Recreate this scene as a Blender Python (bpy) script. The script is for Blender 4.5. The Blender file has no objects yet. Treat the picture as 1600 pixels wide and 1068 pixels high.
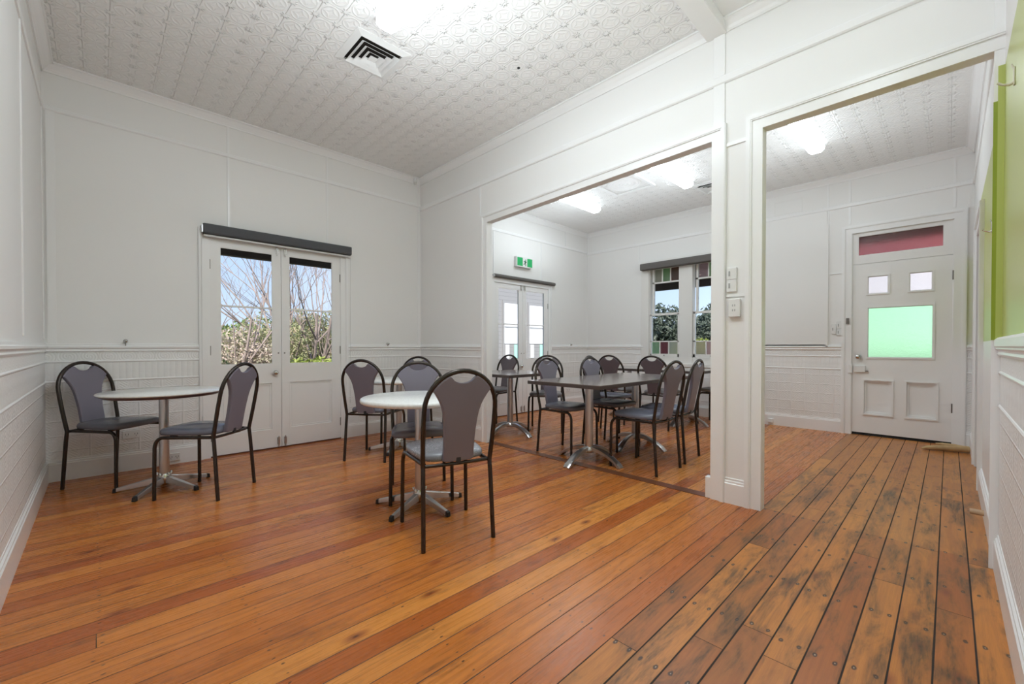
import bpy, math, random
from mathutils import Vector, Matrix
C = bpy.context.scene.collection
S = bpy.context.scene
R = math.radians
random.seed(7)

# ---------------------------------------------------------------- camera
cd = bpy.data.cameras.new('camera'); cam = bpy.data.objects.new('camera', cd); C.objects.link(cam)
YAW, PITCH, FPX, HY = 0.80022, -0.010272, 663.04, 547.64
cd.sensor_width = 36; cd.lens = FPX*36/1600; cd.shift_y = (HY-534)/1600
cd.clip_start = 0.02; cd.clip_end = 300
fw = Vector((math.cos(YAW)*math.cos(PITCH), math.sin(YAW)*math.cos(PITCH), math.sin(PITCH)))
cam.location = (0, 0, 1.07); cam.rotation_euler = fw.to_track_quat('-Z', 'Y').to_euler()
S.camera = cam
# ---------------------------------------------------------------- view, sky, sun
S.view_settings.view_transform = 'Standard'; S.view_settings.look = 'None'
S.view_settings.exposure = 0.66; S.view_settings.gamma = 1.0; S.view_settings.use_curve_mapping = False
S.cycles.max_bounces = 9; S.cycles.diffuse_bounces = 5; S.cycles.glossy_bounces = 4
S.cycles.transparent_max_bounces = 16; S.cycles.sample_clamp_indirect = 6
S.cycles.caustics_reflective = False; S.cycles.caustics_refractive = False
W = bpy.data.worlds.new('world'); S.world = W; W.use_nodes = True
LAMP = 13.0          # radiance of the fluorescent diffusers
SUN = 5.0


class NT:
    """small helper for node trees"""
    def __init__(s, tree): s.t = tree; s.n = tree.nodes; s.l = tree.links
    def new(s, typ, ins=None, **props):
        n = s.n.new(typ)
        for k, v in props.items(): setattr(n, k, v)
        for k, v in (ins or {}).items():
            if hasattr(v, 'is_output') or isinstance(v, bpy.types.NodeSocket): s.l.new(v, n.inputs[k])
            else: n.inputs[k].default_value = v
        return n
    def m(s, op, a, b=0.0, c=None, clamp=False):
        ins = {0: a, 1: b}
        if c is not None: ins[2] = c
        n = s.new('ShaderNodeMath', ins, operation=op); n.use_clamp = clamp
        return n.outputs[0]
    def mix(s, f, a, b, mode='MIX'):
        n = s.n.new('ShaderNodeMix'); n.data_type = 'RGBA'; n.blend_type = mode
        for i, v in ((0, f), (6, a), (7, b)):
            if isinstance(v, bpy.types.NodeSocket): s.l.new(v, n.inputs[i])
            else: n.inputs[i].default_value = v if i == 0 else tuple(v)[:3]+(1,)
        return n.outputs[2]
    def ramp(s, f, stops):
        n = s.new('ShaderNodeValToRGB', {0: f}); e = n.color_ramp.elements
        while len(e) < len(stops): e.new(0.5)
        for i, (p, c) in enumerate(stops):
            e[i].position = p; e[i].color = (tuple(c)+(1,))[:4] if not isinstance(c, (int, float)) else (c, c, c, 1)
        return n.outputs[0]
    def noise(s, vec, scale, detail=3, rough=.5, dist=0, dim='3D'):
        n = s.new('ShaderNodeTexNoise', {'Scale': scale, 'Detail': detail, 'Roughness': rough, 'Distortion': dist}, noise_dimensions=dim)
        if vec is not None: s.l.new(vec, n.inputs['Vector'])
        return n.outputs[0]
    def xyz(s, vec):
        n = s.new('ShaderNodeSeparateXYZ', {0: vec}); return n.outputs
    def comb(s, x, y, z): return s.new('ShaderNodeCombineXYZ', {0: x, 1: y, 2: z}).outputs[0]
    def coord(s, which='Object'): return s.new('ShaderNodeTexCoord').outputs[which]


# sky: pale blue at the horizon, deeper above, hazier and brighter towards +x
g = NT(W.node_tree); g.n.clear()
vx, vy, vz = g.xyz(g.coord('Generated'))
el = g.m('MAXIMUM', vz, 0.0)
sky = g.ramp(el, [(0, (.66, .79, .95)), (.25, (.44, .62, .93)), (.6, (.27, .45, .85)), (1, (.20, .36, .78))])
cl = g.noise(g.coord('Generated'), 3.2, 5, .55)
sky = g.mix(g.m('MULTIPLY', g.ramp(cl, [(.50, 0), (.72, 1)]), .45), sky, (.86, .90, .96))
lobe = g.m('POWER', g.m('MAXIMUM', g.m('ADD', g.m('MULTIPLY', vx, .985), g.m('MULTIPLY', vy, -.17)), 0.0), 14.0)
stren = g.m('ADD', .74, g.m('MULTIPLY', lobe, 1.25))
bg = g.new('ShaderNodeBackground', {0: sky, 1: stren})
g.l.new(bg.outputs[0], g.new('ShaderNodeOutputWorld').inputs[0])
sl = bpy.data.lights.new('sun', 'SUN'); sl.energy = SUN; sl.angle = R(1.5); sl.color = (1, .95, .88)
so = bpy.data.objects.new('sun', sl); C.objects.link(so)
so.location = (-4, -6, 9); so.rotation_euler = Vector((.45, .62, -.75)).to_track_quat('-Z', 'Y').to_euler()

# ---------------------------------------------------------------- materials
def mat(name):
    m = bpy.data.materials.new(name); m.use_nodes = True; t = NT(m.node_tree)
    return m, t, t.n['Principled BSDF']
def simple(name, col, rough=.5, metal=0, bump=None, spec=.5, var=0):
    m, t, b = mat(name)
    b.inputs['Base Color'].default_value = tuple(col)+(1,); b.inputs['Roughness'].default_value = rough
    b.inputs['Metallic'].default_value = metal; b.inputs['Specular IOR Level'].default_value = spec
    if var:
        n = t.noise(t.coord(), 6, 4, .6)
        c = t.mix(t.ramp(n, [(.3, 0), (.7, 1)]), tuple(x*(1-var) for x in col), tuple(min(1, x*(1+var)) for x in col))
        t.l.new(c, b.inputs['Base Color'])
    if bump:
        n = t.noise(t.coord(), bump[0], 3, .6)
        bn = t.new('ShaderNodeBump', {'Height': n, 'Strength': bump[1], 'Distance': bump[2]})
        t.l.new(bn.outputs[0], b.inputs['Normal'])
    return m

M = {}
WHITE = (.86, .85, .835)
M['wall'] = simple('wall_paint', WHITE, .5, bump=(7, .25, .004))
M['trim'] = simple('gloss_white_paint', (.88, .875, .87), .28, bump=(14, .15, .002))
M['door'] = simple('door_paint', (.87, .86, .85), .35, bump=(10, .15, .002))
M['ceil_flat'] = simple('plain_ceiling_paint', (.84, .83, .815), .6, bump=(5, .2, .004))
M['plastic'] = simple('white_plastic', (.80, .80, .79), .35)
M['plastic_grey'] = simple('grey_plastic', (.42, .42, .42), .4)
M['frame'] = simple('dark_bronze_tube', (.050, .040, .035), .27, .6, bump=(60, .05, .001))
M['alu'] = simple('brushed_aluminium', (.60, .60, .61), .28, .95, bump=(40, .08, .001))
M['chrome'] = simple('chrome', (.66, .65, .63), .18, 1)
M['brass'] = simple('aged_steel', (.22, .20, .18), .4, .9)
M['black'] = simple('black_rubber', (.015, .015, .016), .5)
M['blind'] = simple('charcoal_blind_fabric', (.085, .088, .096), .75, bump=(220, .3, .001))
M['blind2'] = simple('grey_blind_fabric', (.13, .12, .112), .75, bump=(220, .3, .001))
M['seatv'] = simple('slate_vinyl', (.145, .150, .190), .27, bump=(130, .22, .0012))
M['seatb'] = simple('brown_grey_vinyl', (.165, .150, .150), .32, bump=(130, .22, .0012))
M['back'] = simple('mauve_grey_vinyl', (.190, .174, .220), .38, bump=(150, .25, .0012))
M['backb'] = simple('brown_mauve_vinyl', (.145, .115, .130), .40, bump=(150, .25, .0012))
M['cream'] = simple('cream_sash_paint', (.82, .80, .77), .35)
M['red_sill'] = simple('jarrah_sill', (.10, .025, .012), .4, var=.3)
M['eave'] = simple('brown_eave_boards', (.060, .040, .028), .7, var=.2)
M['green_sign'] = simple('exit_green', (.02, .42, .13), .35)
M['timber'] = simple('pale_timber', (.55, .38, .24), .5, var=.15)
M['drift'] = simple('driftwood', (.50, .34, .17), .6, bump=(20, .5, .004), var=.25)
M['outwhite'] = simple('white_blind_behind_glass', (.88, .88, .88), .5)
M['mint'] = simple('mint_pane', (.45, .80, .66), .3)
M['bark'] = simple('pinkish_bark', (.30, .235, .205), .8, bump=(30, .6, .01), var=.3)
M['bark2'] = simple('dark_bark', (.10, .085, .065), .85, bump=(30, .6, .01), var=.3)
M['grass'] = simple('garden_ground', (.12, .13, .06), .9, var=.4)

def leafmat(name, c1, c2, c3):
    m, t, b = mat(name)
    n = t.noise(t.coord(), 9, 2, .6)
    t.l.new(t.ramp(n, [(.30, c1), (.5, c2), (.72, c3)]), b.inputs['Base Color'])
    b.inputs['Roughness'].default_value = .55
    tr = t.new('ShaderNodeBsdfTranslucent', {0: tuple(c2)+(1,)})
    mx = t.new('ShaderNodeMixShader', {0: .3, 1: b.outputs[0], 2: tr.outputs[0]})
    t.l.new(mx.outputs[0], t.n['Material Output'].inputs[0])
    return m
M['leaf_dark'] = leafmat('hedge_leaves', (.09, .14, .04), (.22, .28, .09), (.42, .44, .18))
M['leaf_olive'] = leafmat('olive_leaves', (.22, .28, .12), (.42, .42, .22), (.70, .50, .38))
M['leaf_pink'] = leafmat('pinkish_leaves', (.28, .32, .17), (.58, .48, .38), (.80, .62, .58))
M['leaf_lime'] = leafmat('lime_leaves', (.16, .22, .04), (.28, .34, .06), (.40, .42, .12))
M['leaf_blue'] = leafmat('blue_green_leaves', (.05, .07, .05), (.12, .15, .11), (.26, .28, .22))

# clear glass
def clear_glass():
    m, t, b = mat('clear_glass'); t.n.remove(b)
    tr = t.new('ShaderNodeBsdfTransparent', {0: (.98, .99, 1, 1)})
    gl = t.new('ShaderNodeBsdfGlossy', {0: (1, 1, 1, 1), 'Roughness': .02})
    lw = t.new('ShaderNodeLayerWeight', {0: .12})
    mx = t.new('ShaderNodeMixShader', {0: t.m('MULTIPLY', lw.outputs['Fresnel'], .5), 1: tr.outputs[0], 2: gl.outputs[0]})
    t.l.new(mx.outputs[0], t.n['Material Output'].inputs[0]); return m
M['glass'] = clear_glass()
def obscure_glass(name, col, rough=.25, trl=.35, bs=70, dens=1.0):
    """pressed, coloured obscure glass: blurred transmission with a pebbled face"""
    m, t, b = mat(name); t.n.remove(b)
    n = t.noise(t.coord(), bs, 2, .6, 1.2)
    bn = t.new('ShaderNodeBump', {'Height': n, 'Strength': .9, 'Distance': .004})
    rf = t.new('ShaderNodeBsdfRefraction', {0: tuple(col)+(1,), 'Roughness': rough, 'IOR': 1.12, 'Normal': bn.outputs[0]})
    tl = t.new('ShaderNodeBsdfTranslucent', {0: tuple(col)+(1,), 'Normal': bn.outputs[0]})
    mx = t.new('ShaderNodeMixShader', {0: trl, 1: rf.outputs[0], 2: tl.outputs[0]})
    gl = t.new('ShaderNodeBsdfGlossy', {0: (1, 1, 1, 1), 'Roughness': .15, 'Normal': bn.outputs[0]})
    mx2 = t.new('ShaderNodeMixShader', {0: .05, 1: mx.outputs[0], 2: gl.outputs[0]})
    t.l.new(mx2.outputs[0], t.n['Material Output'].inputs[0]); return m
M['g_mint'] = obscure_glass('mint_obscure_glass', (.80, 1, .74), .35, .25)
M['g_pink'] = obscure_glass('pale_pink_obscure_glass', (1, .90, .84), .30, .25)
M['g_rose'] = obscure_glass('rose_obscure_glass', (.60, .30, .29), .12, .2, 60)
M['g_green'] = obscure_glass('green_obscure_glass', (.72, 1, .62))
M['g_red'] = obscure_glass('wine_obscure_glass', (.62, .26, .30))
M['g_brown'] = obscure_glass('amber_brown_obscure_glass', (.52, .28, .20))
M['g_cream'] = obscure_glass('cream_obscure_glass', (1, .97, .84))
M['g_lilac'] = obscure_glass('lilac_obscure_glass', (1, .76, .82))

# fluorescent diffuser
def emis(name, col, st):
    m, t, b = mat(name); b.inputs['Base Color'].default_value = (.9, .9, .9, 1)
    b.inputs['Emission Color'].default_value = tuple(col)+(1,); b.inputs['Emission Strength'].default_value = st
    b.inputs['Roughness'].default_value = .4
    return m
M['lamp'] = emis('glowing_diffuser', (.84, .94, 1), LAMP)
M['lamp_side'] = emis('diffuser_sides', (.84, .94, 1), 2.0)
M['lamp_added'] = emis('added_strip_diffuser', (.84, .94, 1), LAMP*.7)
M['lamp2'] = emis('glowing_diffuser_front', (.84, .94, 1), LAMP*2.1)

# green/white painted right wall
def right_wall_mat():
    m, t, b = mat('green_and_white_wall_paint')
    x, y, z = t.xyz(t.coord())
    n = t.noise(t.coord(), 5, 3, .5)
    lim = t.m('SUBTRACT', t.m('SUBTRACT', 2.40, t.m('MULTIPLY', t.m('GREATER_THAN', x, 3.1), .12)), t.m('MULTIPLY', t.m('GREATER_THAN', x, 5.2), .28))
    f = t.m('GREATER_THAN', z, t.m('ADD', lim, t.m('MULTIPLY', t.m('SUBTRACT', n, .5), .01)))
    low = t.m('LESS_THAN', z, 1.105)
    w = t.m('MAXIMUM', f, low)
    t.l.new(t.mix(w, (.50, .56, .16), WHITE), b.inputs['Base Color'])
    b.inputs['Roughness'].default_value = .32
    nb = t.noise(t.coord(), 30, 3, .6)
    bn = t.new('ShaderNodeBump', {'Height': nb, 'Strength': .2, 'Distance': .002}); t.l.new(bn.outputs[0], b.inputs['Normal'])
    return m
M['rwall'] = right_wall_mat()
M['green_shade'] = simple('green_shade_paint', (.30, .38, .035), .3)  # wall green darkened: shade on the batten face put into its colour

# pressed-metal ceiling
def pressed_ceiling(name, px, py, ox, oy, seam_axis):
    m, t, b = mat(name)
    b.inputs['Base Color'].default_value = (.86, .85, .835, 1); b.inputs['Roughness'].default_value = .38
    x, y, z = t.xyz(t.coord())
    u = t.m('DIVIDE', t.m('SUBTRACT', x, ox), px); v = t.m('DIVIDE', t.m('SUBTRACT', y, oy), py)
    fu = t.m('SUBTRACT', t.m('FRACT', t.m('ADD', u, 100.5)), .5); fv = t.m('SUBTRACT', t.m('FRACT', t.m('ADD', v, 100.5)), .5)
    r = t.m('SQRT', t.m('ADD', t.m('MULTIPLY', fu, fu), t.m('MULTIPLY', fv, fv)))     # from knot
    ang = t.m('ARCTAN2', fv, fu)
    pet = t.m('ADD', .19, t.m('MULTIPLY', t.m('COSINE', t.m('MULTIPLY', ang, 8.0)), .05))
    knot = t.m('SUBTRACT', 1.0, t.m('DIVIDE', r, pet), clamp=True)
    knot = t.m('MULTIPLY', t.m('MULTIPLY', knot, 2.2, clamp=True), 1.15)
    gu = t.m('SUBTRACT', t.m('FRACT', t.m('ADD', u, 100.0)), .5); gv = t.m('SUBTRACT', t.m('FRACT', t.m('ADD', v, 100.0)), .5)
    r2 = t.m('SQRT', t.m('ADD', t.m('MULTIPLY', gu, gu), t.m('MULTIPLY', gv, gv)))    # from cell centre
    ring = t.m('SUBTRACT', 1.0, t.m('DIVIDE', t.m('ABSOLUTE', t.m('SUBTRACT', r2, .38)), .055), clamp=True)
    a, c = t.m('ABSOLUTE', gu), t.m('ABSOLUTE', gv)
    st = t.m('ADD', t.m('POWER', t.m('ADD', a, .001), .55), t.m('POWER', t.m('ADD', c, .001), .55))
    star = t.m('SUBTRACT', 1.0, t.m('DIVIDE', t.m('ABSOLUTE', t.m('SUBTRACT', st, .60)), .16), clamp=True)
    ridge_u = t.m('SUBTRACT', 1.0, t.m('DIVIDE', t.m('ABSOLUTE', fu), .03), clamp=True)
    ridge_v = t.m('SUBTRACT', 1.0, t.m('DIVIDE', t.m('ABSOLUTE', fv), .03), clamp=True)
    h = t.m('MAXIMUM', t.m('MULTIPLY', ring, .42), t.m('MULTIPLY', star, .30))
    h = t.m('MAXIMUM', h, t.m('MULTIPLY', t.m('MAXIMUM', ridge_u, t.m('MULTIPLY', ridge_v, .5)), .55))
    h = t.m('MAXIMUM', h, knot)
    q = u if seam_axis == 'x' else v
    sm = t.m('ABSOLUTE', t.m('SUBTRACT', t.m('FRACT', t.m('ADD', t.m('DIVIDE', q, 4.0), 100.5)), .5))
    seam = t.m('SUBTRACT', 1.0, t.m('DIVIDE', sm, .006), clamp=True)
    h = t.m('SUBTRACT', h, t.m('MULTIPLY', seam, .6))
    h = t.m('ADD', h, t.m('MULTIPLY', t.noise(t.coord(), 3, 3, .5), .8))
    bn = t.new('ShaderNodeBump', {'Height': h, 'Strength': .95, 'Distance': .008}); t.l.new(bn.outputs[0], b.inputs['Normal'])
    return m
M['ceil1'] = pressed_ceiling('pressed_metal_ceiling', .14, .156, 1.884, 2.329, 'x')
M['ceil2'] = pressed_ceiling('pressed_metal_ceiling_far', .15, .15, 0, 0, 'y')

# pressed-metal dado
def dado_mat():
    m, t, b = mat('pressed_metal_dado')
    b.inputs['Base Color'].default_value = (.86, .855, .845, 1); b.inputs['Roughness'].default_value = .36
    x, y, z = t.xyz(t.coord()); u = t.m('ADD', x, y)
    def per(s, p): return t.m('SUBTRACT', t.m('FRACT', t.m('ADD', t.m('DIVIDE', s, p), 100.0)), .5)
    # row A: scrolls
    a1 = per(u, .12); a2 = t.m('DIVIDE', t.m('SUBTRACT', z, .987), .12)
    ra = t.m('SQRT', t.m('ADD', t.m('MULTIPLY', a1, a1), t.m('MULTIPLY', a2, a2)))
    scroll = t.m('SINE', t.m('ADD', t.m('MULTIPLY', ra, 42.0), t.m('MULTIPLY', t.m('ARCTAN2', a2, a1), 2.0)))
    # row B: flutes with drops
    b1 = per(u, .042)
    fl = t.m('SUBTRACT', 1.0, t.m('MULTIPLY', t.m('MULTIPLY', b1, b1), 8.0))
    drop = t.m('SINE', t.m('MULTIPLY', z, 95.0))
    flute = t.m('ADD', t.m('MULTIPLY', fl, .8), t.m('MULTIPLY', drop, .25))
    # row C: tiles
    p = .152
    c1 = per(u, p); c2 = per(z, .118)
    ed = t.m('MINIMUM', t.m('SUBTRACT', .5, t.m('ABSOLUTE', c1)), t.m('SUBTRACT', .5, t.m('ABSOLUTE', c2)))
    line = t.m('SUBTRACT', 1.0, t.m('DIVIDE', ed, .06), clamp=True)
    fan = t.m('MULTIPLY', t.m('SINE', t.m('MULTIPLY', t.m('SUBTRACT', t.m('ABSOLUTE', c1), c2), 34.0)), t.m('LESS_THAN', t.m('ABSOLUTE', c1), .32))
    nz = t.noise(t.coord(), 26, 3, .6)
    tile = t.m('ADD', t.m('MULTIPLY', line, .9), t.m('ADD', t.m('MULTIPLY', fan, .18), t.m('MULTIPLY', nz, .9)))
    isA = t.m('GREATER_THAN', z, .945); isB = t.m('GREATER_THAN', z, .785)
    h = t.m('ADD', t.m('MULTIPLY', isB, t.m('ADD', t.m('MULTIPLY', flute, .35), t.m('MULTIPLY', nz, .5))), t.m('MULTIPLY', t.m('SUBTRACT', 1.0, isB), tile))
    h = t.m('ADD', t.m('MULTIPLY', isA, t.m('MULTIPLY', scroll, .16)), t.m('MULTIPLY', t.m('SUBTRACT', 1.0, isA), h))
    bn = t.new('ShaderNodeBump', {'Height': h, 'Strength': .75, 'Distance': .005}); t.l.new(bn.outputs[0], b.inputs['Normal'])
    return m
M['dado'] = dado_mat()

# floorboards
def floor_mat():
    m, t, b = mat('varnished_pine_boards')
    x, y, z = t.xyz(t.coord())
    old = t.m('LESS_THAN', y, .858)                     # worn boards of the hall strip
    w = .1035
    v = t.m('DIVIDE', t.m('SUBTRACT', y, .03), w)
    bi = t.m('FLOOR', v); fv = t.m('SUBTRACT', v, bi)
    rb = t.new('ShaderNodeTexWhiteNoise', {1: bi}, noise_dimensions='1D').outputs[0]
    Lb = t.m('SUBTRACT', 9.0, t.m('MULTIPLY', old, 7.2))
    xs = t.m('DIVIDE', t.m('ADD', x, t.m('MULTIPLY', rb, 7.0)), Lb)
    si = t.m('FLOOR', xs); fx = t.m('SUBTRACT', xs, si)
    idv = t.comb(bi, si, 3.3)
    wn = t.new('ShaderNodeTexWhiteNoise', {0: idv}, noise_dimensions='3D')
    r1 = wn.outputs[0]; rc = t.xyz(wn.outputs[1])
    off = t.m('MULTIPLY', r1, 37.0)
    base = t.ramp(r1, [(0, (.44, .105, .020)), (.22, (.60, .190, .030)), (.5, (.68, .235, .042)), (.78, (.55, .165, .030)), (1, (.76, .300, .062))])
    base_old = t.ramp(r1, [(0, (.40, .120, .024)), (.3, (.53, .195, .036)), (.6, (.62, .235, .045)), (1, (.33, .110, .026))])
    col = t.mix(old, base, base_old)
    hall = t.m('MULTIPLY', t.m('GREATER_THAN', x, 3.15), old)
    col = t.mix(t.m('MULTIPLY', hall, .45), col, (.66, .290, .070))
    gv = t.comb(t.m('ADD', t.m('MULTIPLY', x, 1.1), off), t.m('MULTIPLY', y, 26.0), off)
    gr = t.noise(gv, 3.2, 6, .62, .6)
    col = t.mix(t.m('MULTIPLY', t.ramp(gr, [(.38, 1), (.60, 0)]), .24), col, (.22, .055, .014))
    gv2 = t.comb(t.m('ADD', t.m('MULTIPLY', x, 2.0), off), t.m('MULTIPLY', y, 110.0), off)
    gr2 = t.noise(gv2, 4.5, 3, .6)
    col = t.mix(t.m('MULTIPLY', t.ramp(gr2, [(.42, 1), (.58, 0)]), .11), col, (.20, .055, .015))
    # cathedral figure on some boards
    wv = t.new('ShaderNodeTexWave', {'Vector': t.comb(t.m('ADD', t.m('MULTIPLY', x, .9), off), t.m('MULTIPLY', y, 7.0), off), 'Scale': 2.6, 'Distortion': 9.0, 'Detail': 2.0, 'Detail Scale': .7}, wave_type='RINGS').outputs[1]
    col = t.mix(t.m('MULTIPLY', t.m('MULTIPLY', t.ramp(wv, [(.55, 0), (.9, 1)]), t.m('GREATER_THAN', rc[1], .45)), .26), col, (.27, .075, .02))
    # knots
    vo = t.new('ShaderNodeTexVoronoi', {'Vector': t.comb(t.m('MULTIPLY', x, 1.0), t.m('MULTIPLY', y, 2.4), off), 'Scale': 2.6, 'Randomness': 1.0})
    kd = vo.outputs['Distance']
    col = t.mix(t.m('MULTIPLY', t.ramp(kd, [(.05, 1), (.17, 0)]), .75), col, (.20, .035, .010))
    col = t.mix(t.ramp(kd, [(.02, 1), (.045, 0)]), col, (.03, .012, .006))
    # dark weathering
    sv = t.comb(t.m('MULTIPLY', x, 1.5), t.m('MULTIPLY', y, 6.0), off)
    s1 = t.noise(sv, 1.9, 5, .68, .5)
    s2 = t.noise(t.comb(t.m('MULTIPLY', x, 5.0), t.m('MULTIPLY', y, 45.0), off), 2.0, 4, .7)
    ss = t.m('MULTIPLY', t.ramp(s1, [(.50, 0), (.68, 1)]), t.ramp(s2, [(.38, 0), (.62, 1)]))
    soft = t.ramp(s1, [(.43, 0), (.68, 1)])
    nearold = t.m('MULTIPLY', old, t.m('LESS_THAN', x, 4.6))
    amt = t.m('ADD', .60, t.m('MULTIPLY', nearold, .48))
    col = t.mix(t.m('MULTIPLY', ss, amt), col, (.045, .024, .014))
    col = t.mix(t.m('MULTIPLY', t.m('MULTIPLY', soft, .62), nearold), col, (.13, .065, .022))
    # nails in pairs on the joists
    jx = t.m('SUBTRACT', t.m('FRACT', t.m('ADD', t.m('DIVIDE', t.m('ADD', x, t.m('MULTIPLY', rb, .03)), .45), 10.5)), .5)
    jx = t.m('MULTIPLY', jx, .45)
    ny = t.m('MULTIPLY', t.m('SUBTRACT', t.m('ABSOLUTE', t.m('SUBTRACT', fv, .5)), .27), w)
    nd = t.m('SQRT', t.m('ADD', t.m('MULTIPLY', t.m('MULTIPLY', jx, .55), t.m('MULTIPLY', jx, .55)), t.m('MULTIPLY', ny, ny)))
    nz = t.m('MULTIPLY', t.noise(t.coord(), 45, 2, .6), .009)
    nd = t.m('SUBTRACT', t.m('ADD', nd, nz), .0042)
    nsz = t.m('ADD', .0040, t.m('MULTIPLY', nearold, .0045))
    nail = t.m('SUBTRACT', 1.0, t.m('DIVIDE', nd, nsz), clamp=True)
    col = t.mix(t.m('MULTIPLY', t.m('MULTIPLY', nail, 3.0, clamp=True), .85), col, (.03, .018, .012))
    col = t.mix(t.m('MULTIPLY', t.m('LESS_THAN', nd, .0017), nearold), col, (.36, .27, .20))
    # joints
    gw = t.m('ADD', .020, t.m('MULTIPLY', old, .014))
    gapd = t.m('MINIMUM', fv, t.m('SUBTRACT', 1.0, fv))
    gn = t.noise(t.coord(), 4, 2, .5)
    gap = t.m('SUBTRACT', 1.0, t.m('DIVIDE', gapd, t.m('MULTIPLY', gw, t.m('ADD', .5, gn))), clamp=True)
    endd = t.m('MULTIPLY', t.m('MINIMUM', fx, t.m('SUBTRACT', 1.0, fx)), Lb)
    egap = t.m('LESS_THAN', endd, .0013)
    gap = t.m('MAXIMUM', t.m('MULTIPLY', gap, 2.4, clamp=True), egap)
    col = t.mix(gap, col, (.018, .010, .006))
    t.l.new(col, b.inputs['Base Color'])
    rr = t.m('ADD', t.m('ADD', .20, t.m('MULTIPLY', old, .08)), t.m('MULTIPLY', gr, .16))
    rr = t.m('ADD', rr, t.m('MULTIPLY', gap, .4))
    t.l.new(rr, b.inputs['Roughness'])
    b.inputs['Specular IOR Level'].default_value = .5
    h = t.m('SUBTRACT', t.m('MULTIPLY', gr2, .10), gap)
    h = t.m('ADD', h, t.m('MULTIPLY', t.noise(t.comb(t.m('MULTIPLY', x, .8), t.m('MULTIPLY', y, 6.0), 0.0), 2.0, 2, .5), 1.2))
    h = t.m('SUBTRACT', h, t.m('MULTIPLY', t.m('MULTIPLY', nail, nearold), .5))
    bn = t.new('ShaderNodeBump', {'Height': h, 'Strength': .30, 'Distance': .003}); t.l.new(bn.outputs[0], b.inputs['Normal'])
    return m
M['floor'] = floor_mat()
M['threshold'] = simple('dark_threshold_board', (.17, .055, .020), .32, var=.3)

# table tops
def speckle(name, c1, c2, scale, rough):
    m, t, b = mat(name)
    n = t.noise(t.coord(), scale, 4, .7); n2 = t.noise(t.coord(), 5, 3, .5)
    c = t.mix(t.ramp(n, [(.35, 0), (.65, 1)]), c1, c2)
    c = t.mix(t.m('MULTIPLY', n2, .25), c, tuple(k*.8 for k in c1))
    t.l.new(c, b.inputs['Base Color']); b.inputs['Roughness'].default_value = rough
    return m
M['marble'] = speckle('speckled_white_top', (.90, .90, .88), (.76, .76, .74), 45, .22)
M['brown_edge'] = simple('maroon_brown_edge', (.10, .045, .040), .35)
M['walnut'] = speckle('grey_brown_laminate', (.25, .215, .20), (.31, .27, .25), 60, .15)
M['walnut_edge'] = simple('brown_edge_band', (.075, .056, .050), .35)

def boards_mat():
    m, t, b = mat('grey_weatherboards')
    x, y, z = t.xyz(t.coord())
    f = t.m('FRACT', t.m('DIVIDE', z, .115))
    b.inputs['Base Color'].default_value = (.25, .245, .24, 1); b.inputs['Roughness'].default_value = .7
    bn = t.new('ShaderNodeBump', {'Height': t.m('SUBTRACT', 1.0, f), 'Strength': 1.0, 'Distance': .03}); t.l.new(bn.outputs[0], b.inputs['Normal'])
    return m
M['wboard'] = boards_mat()

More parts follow.
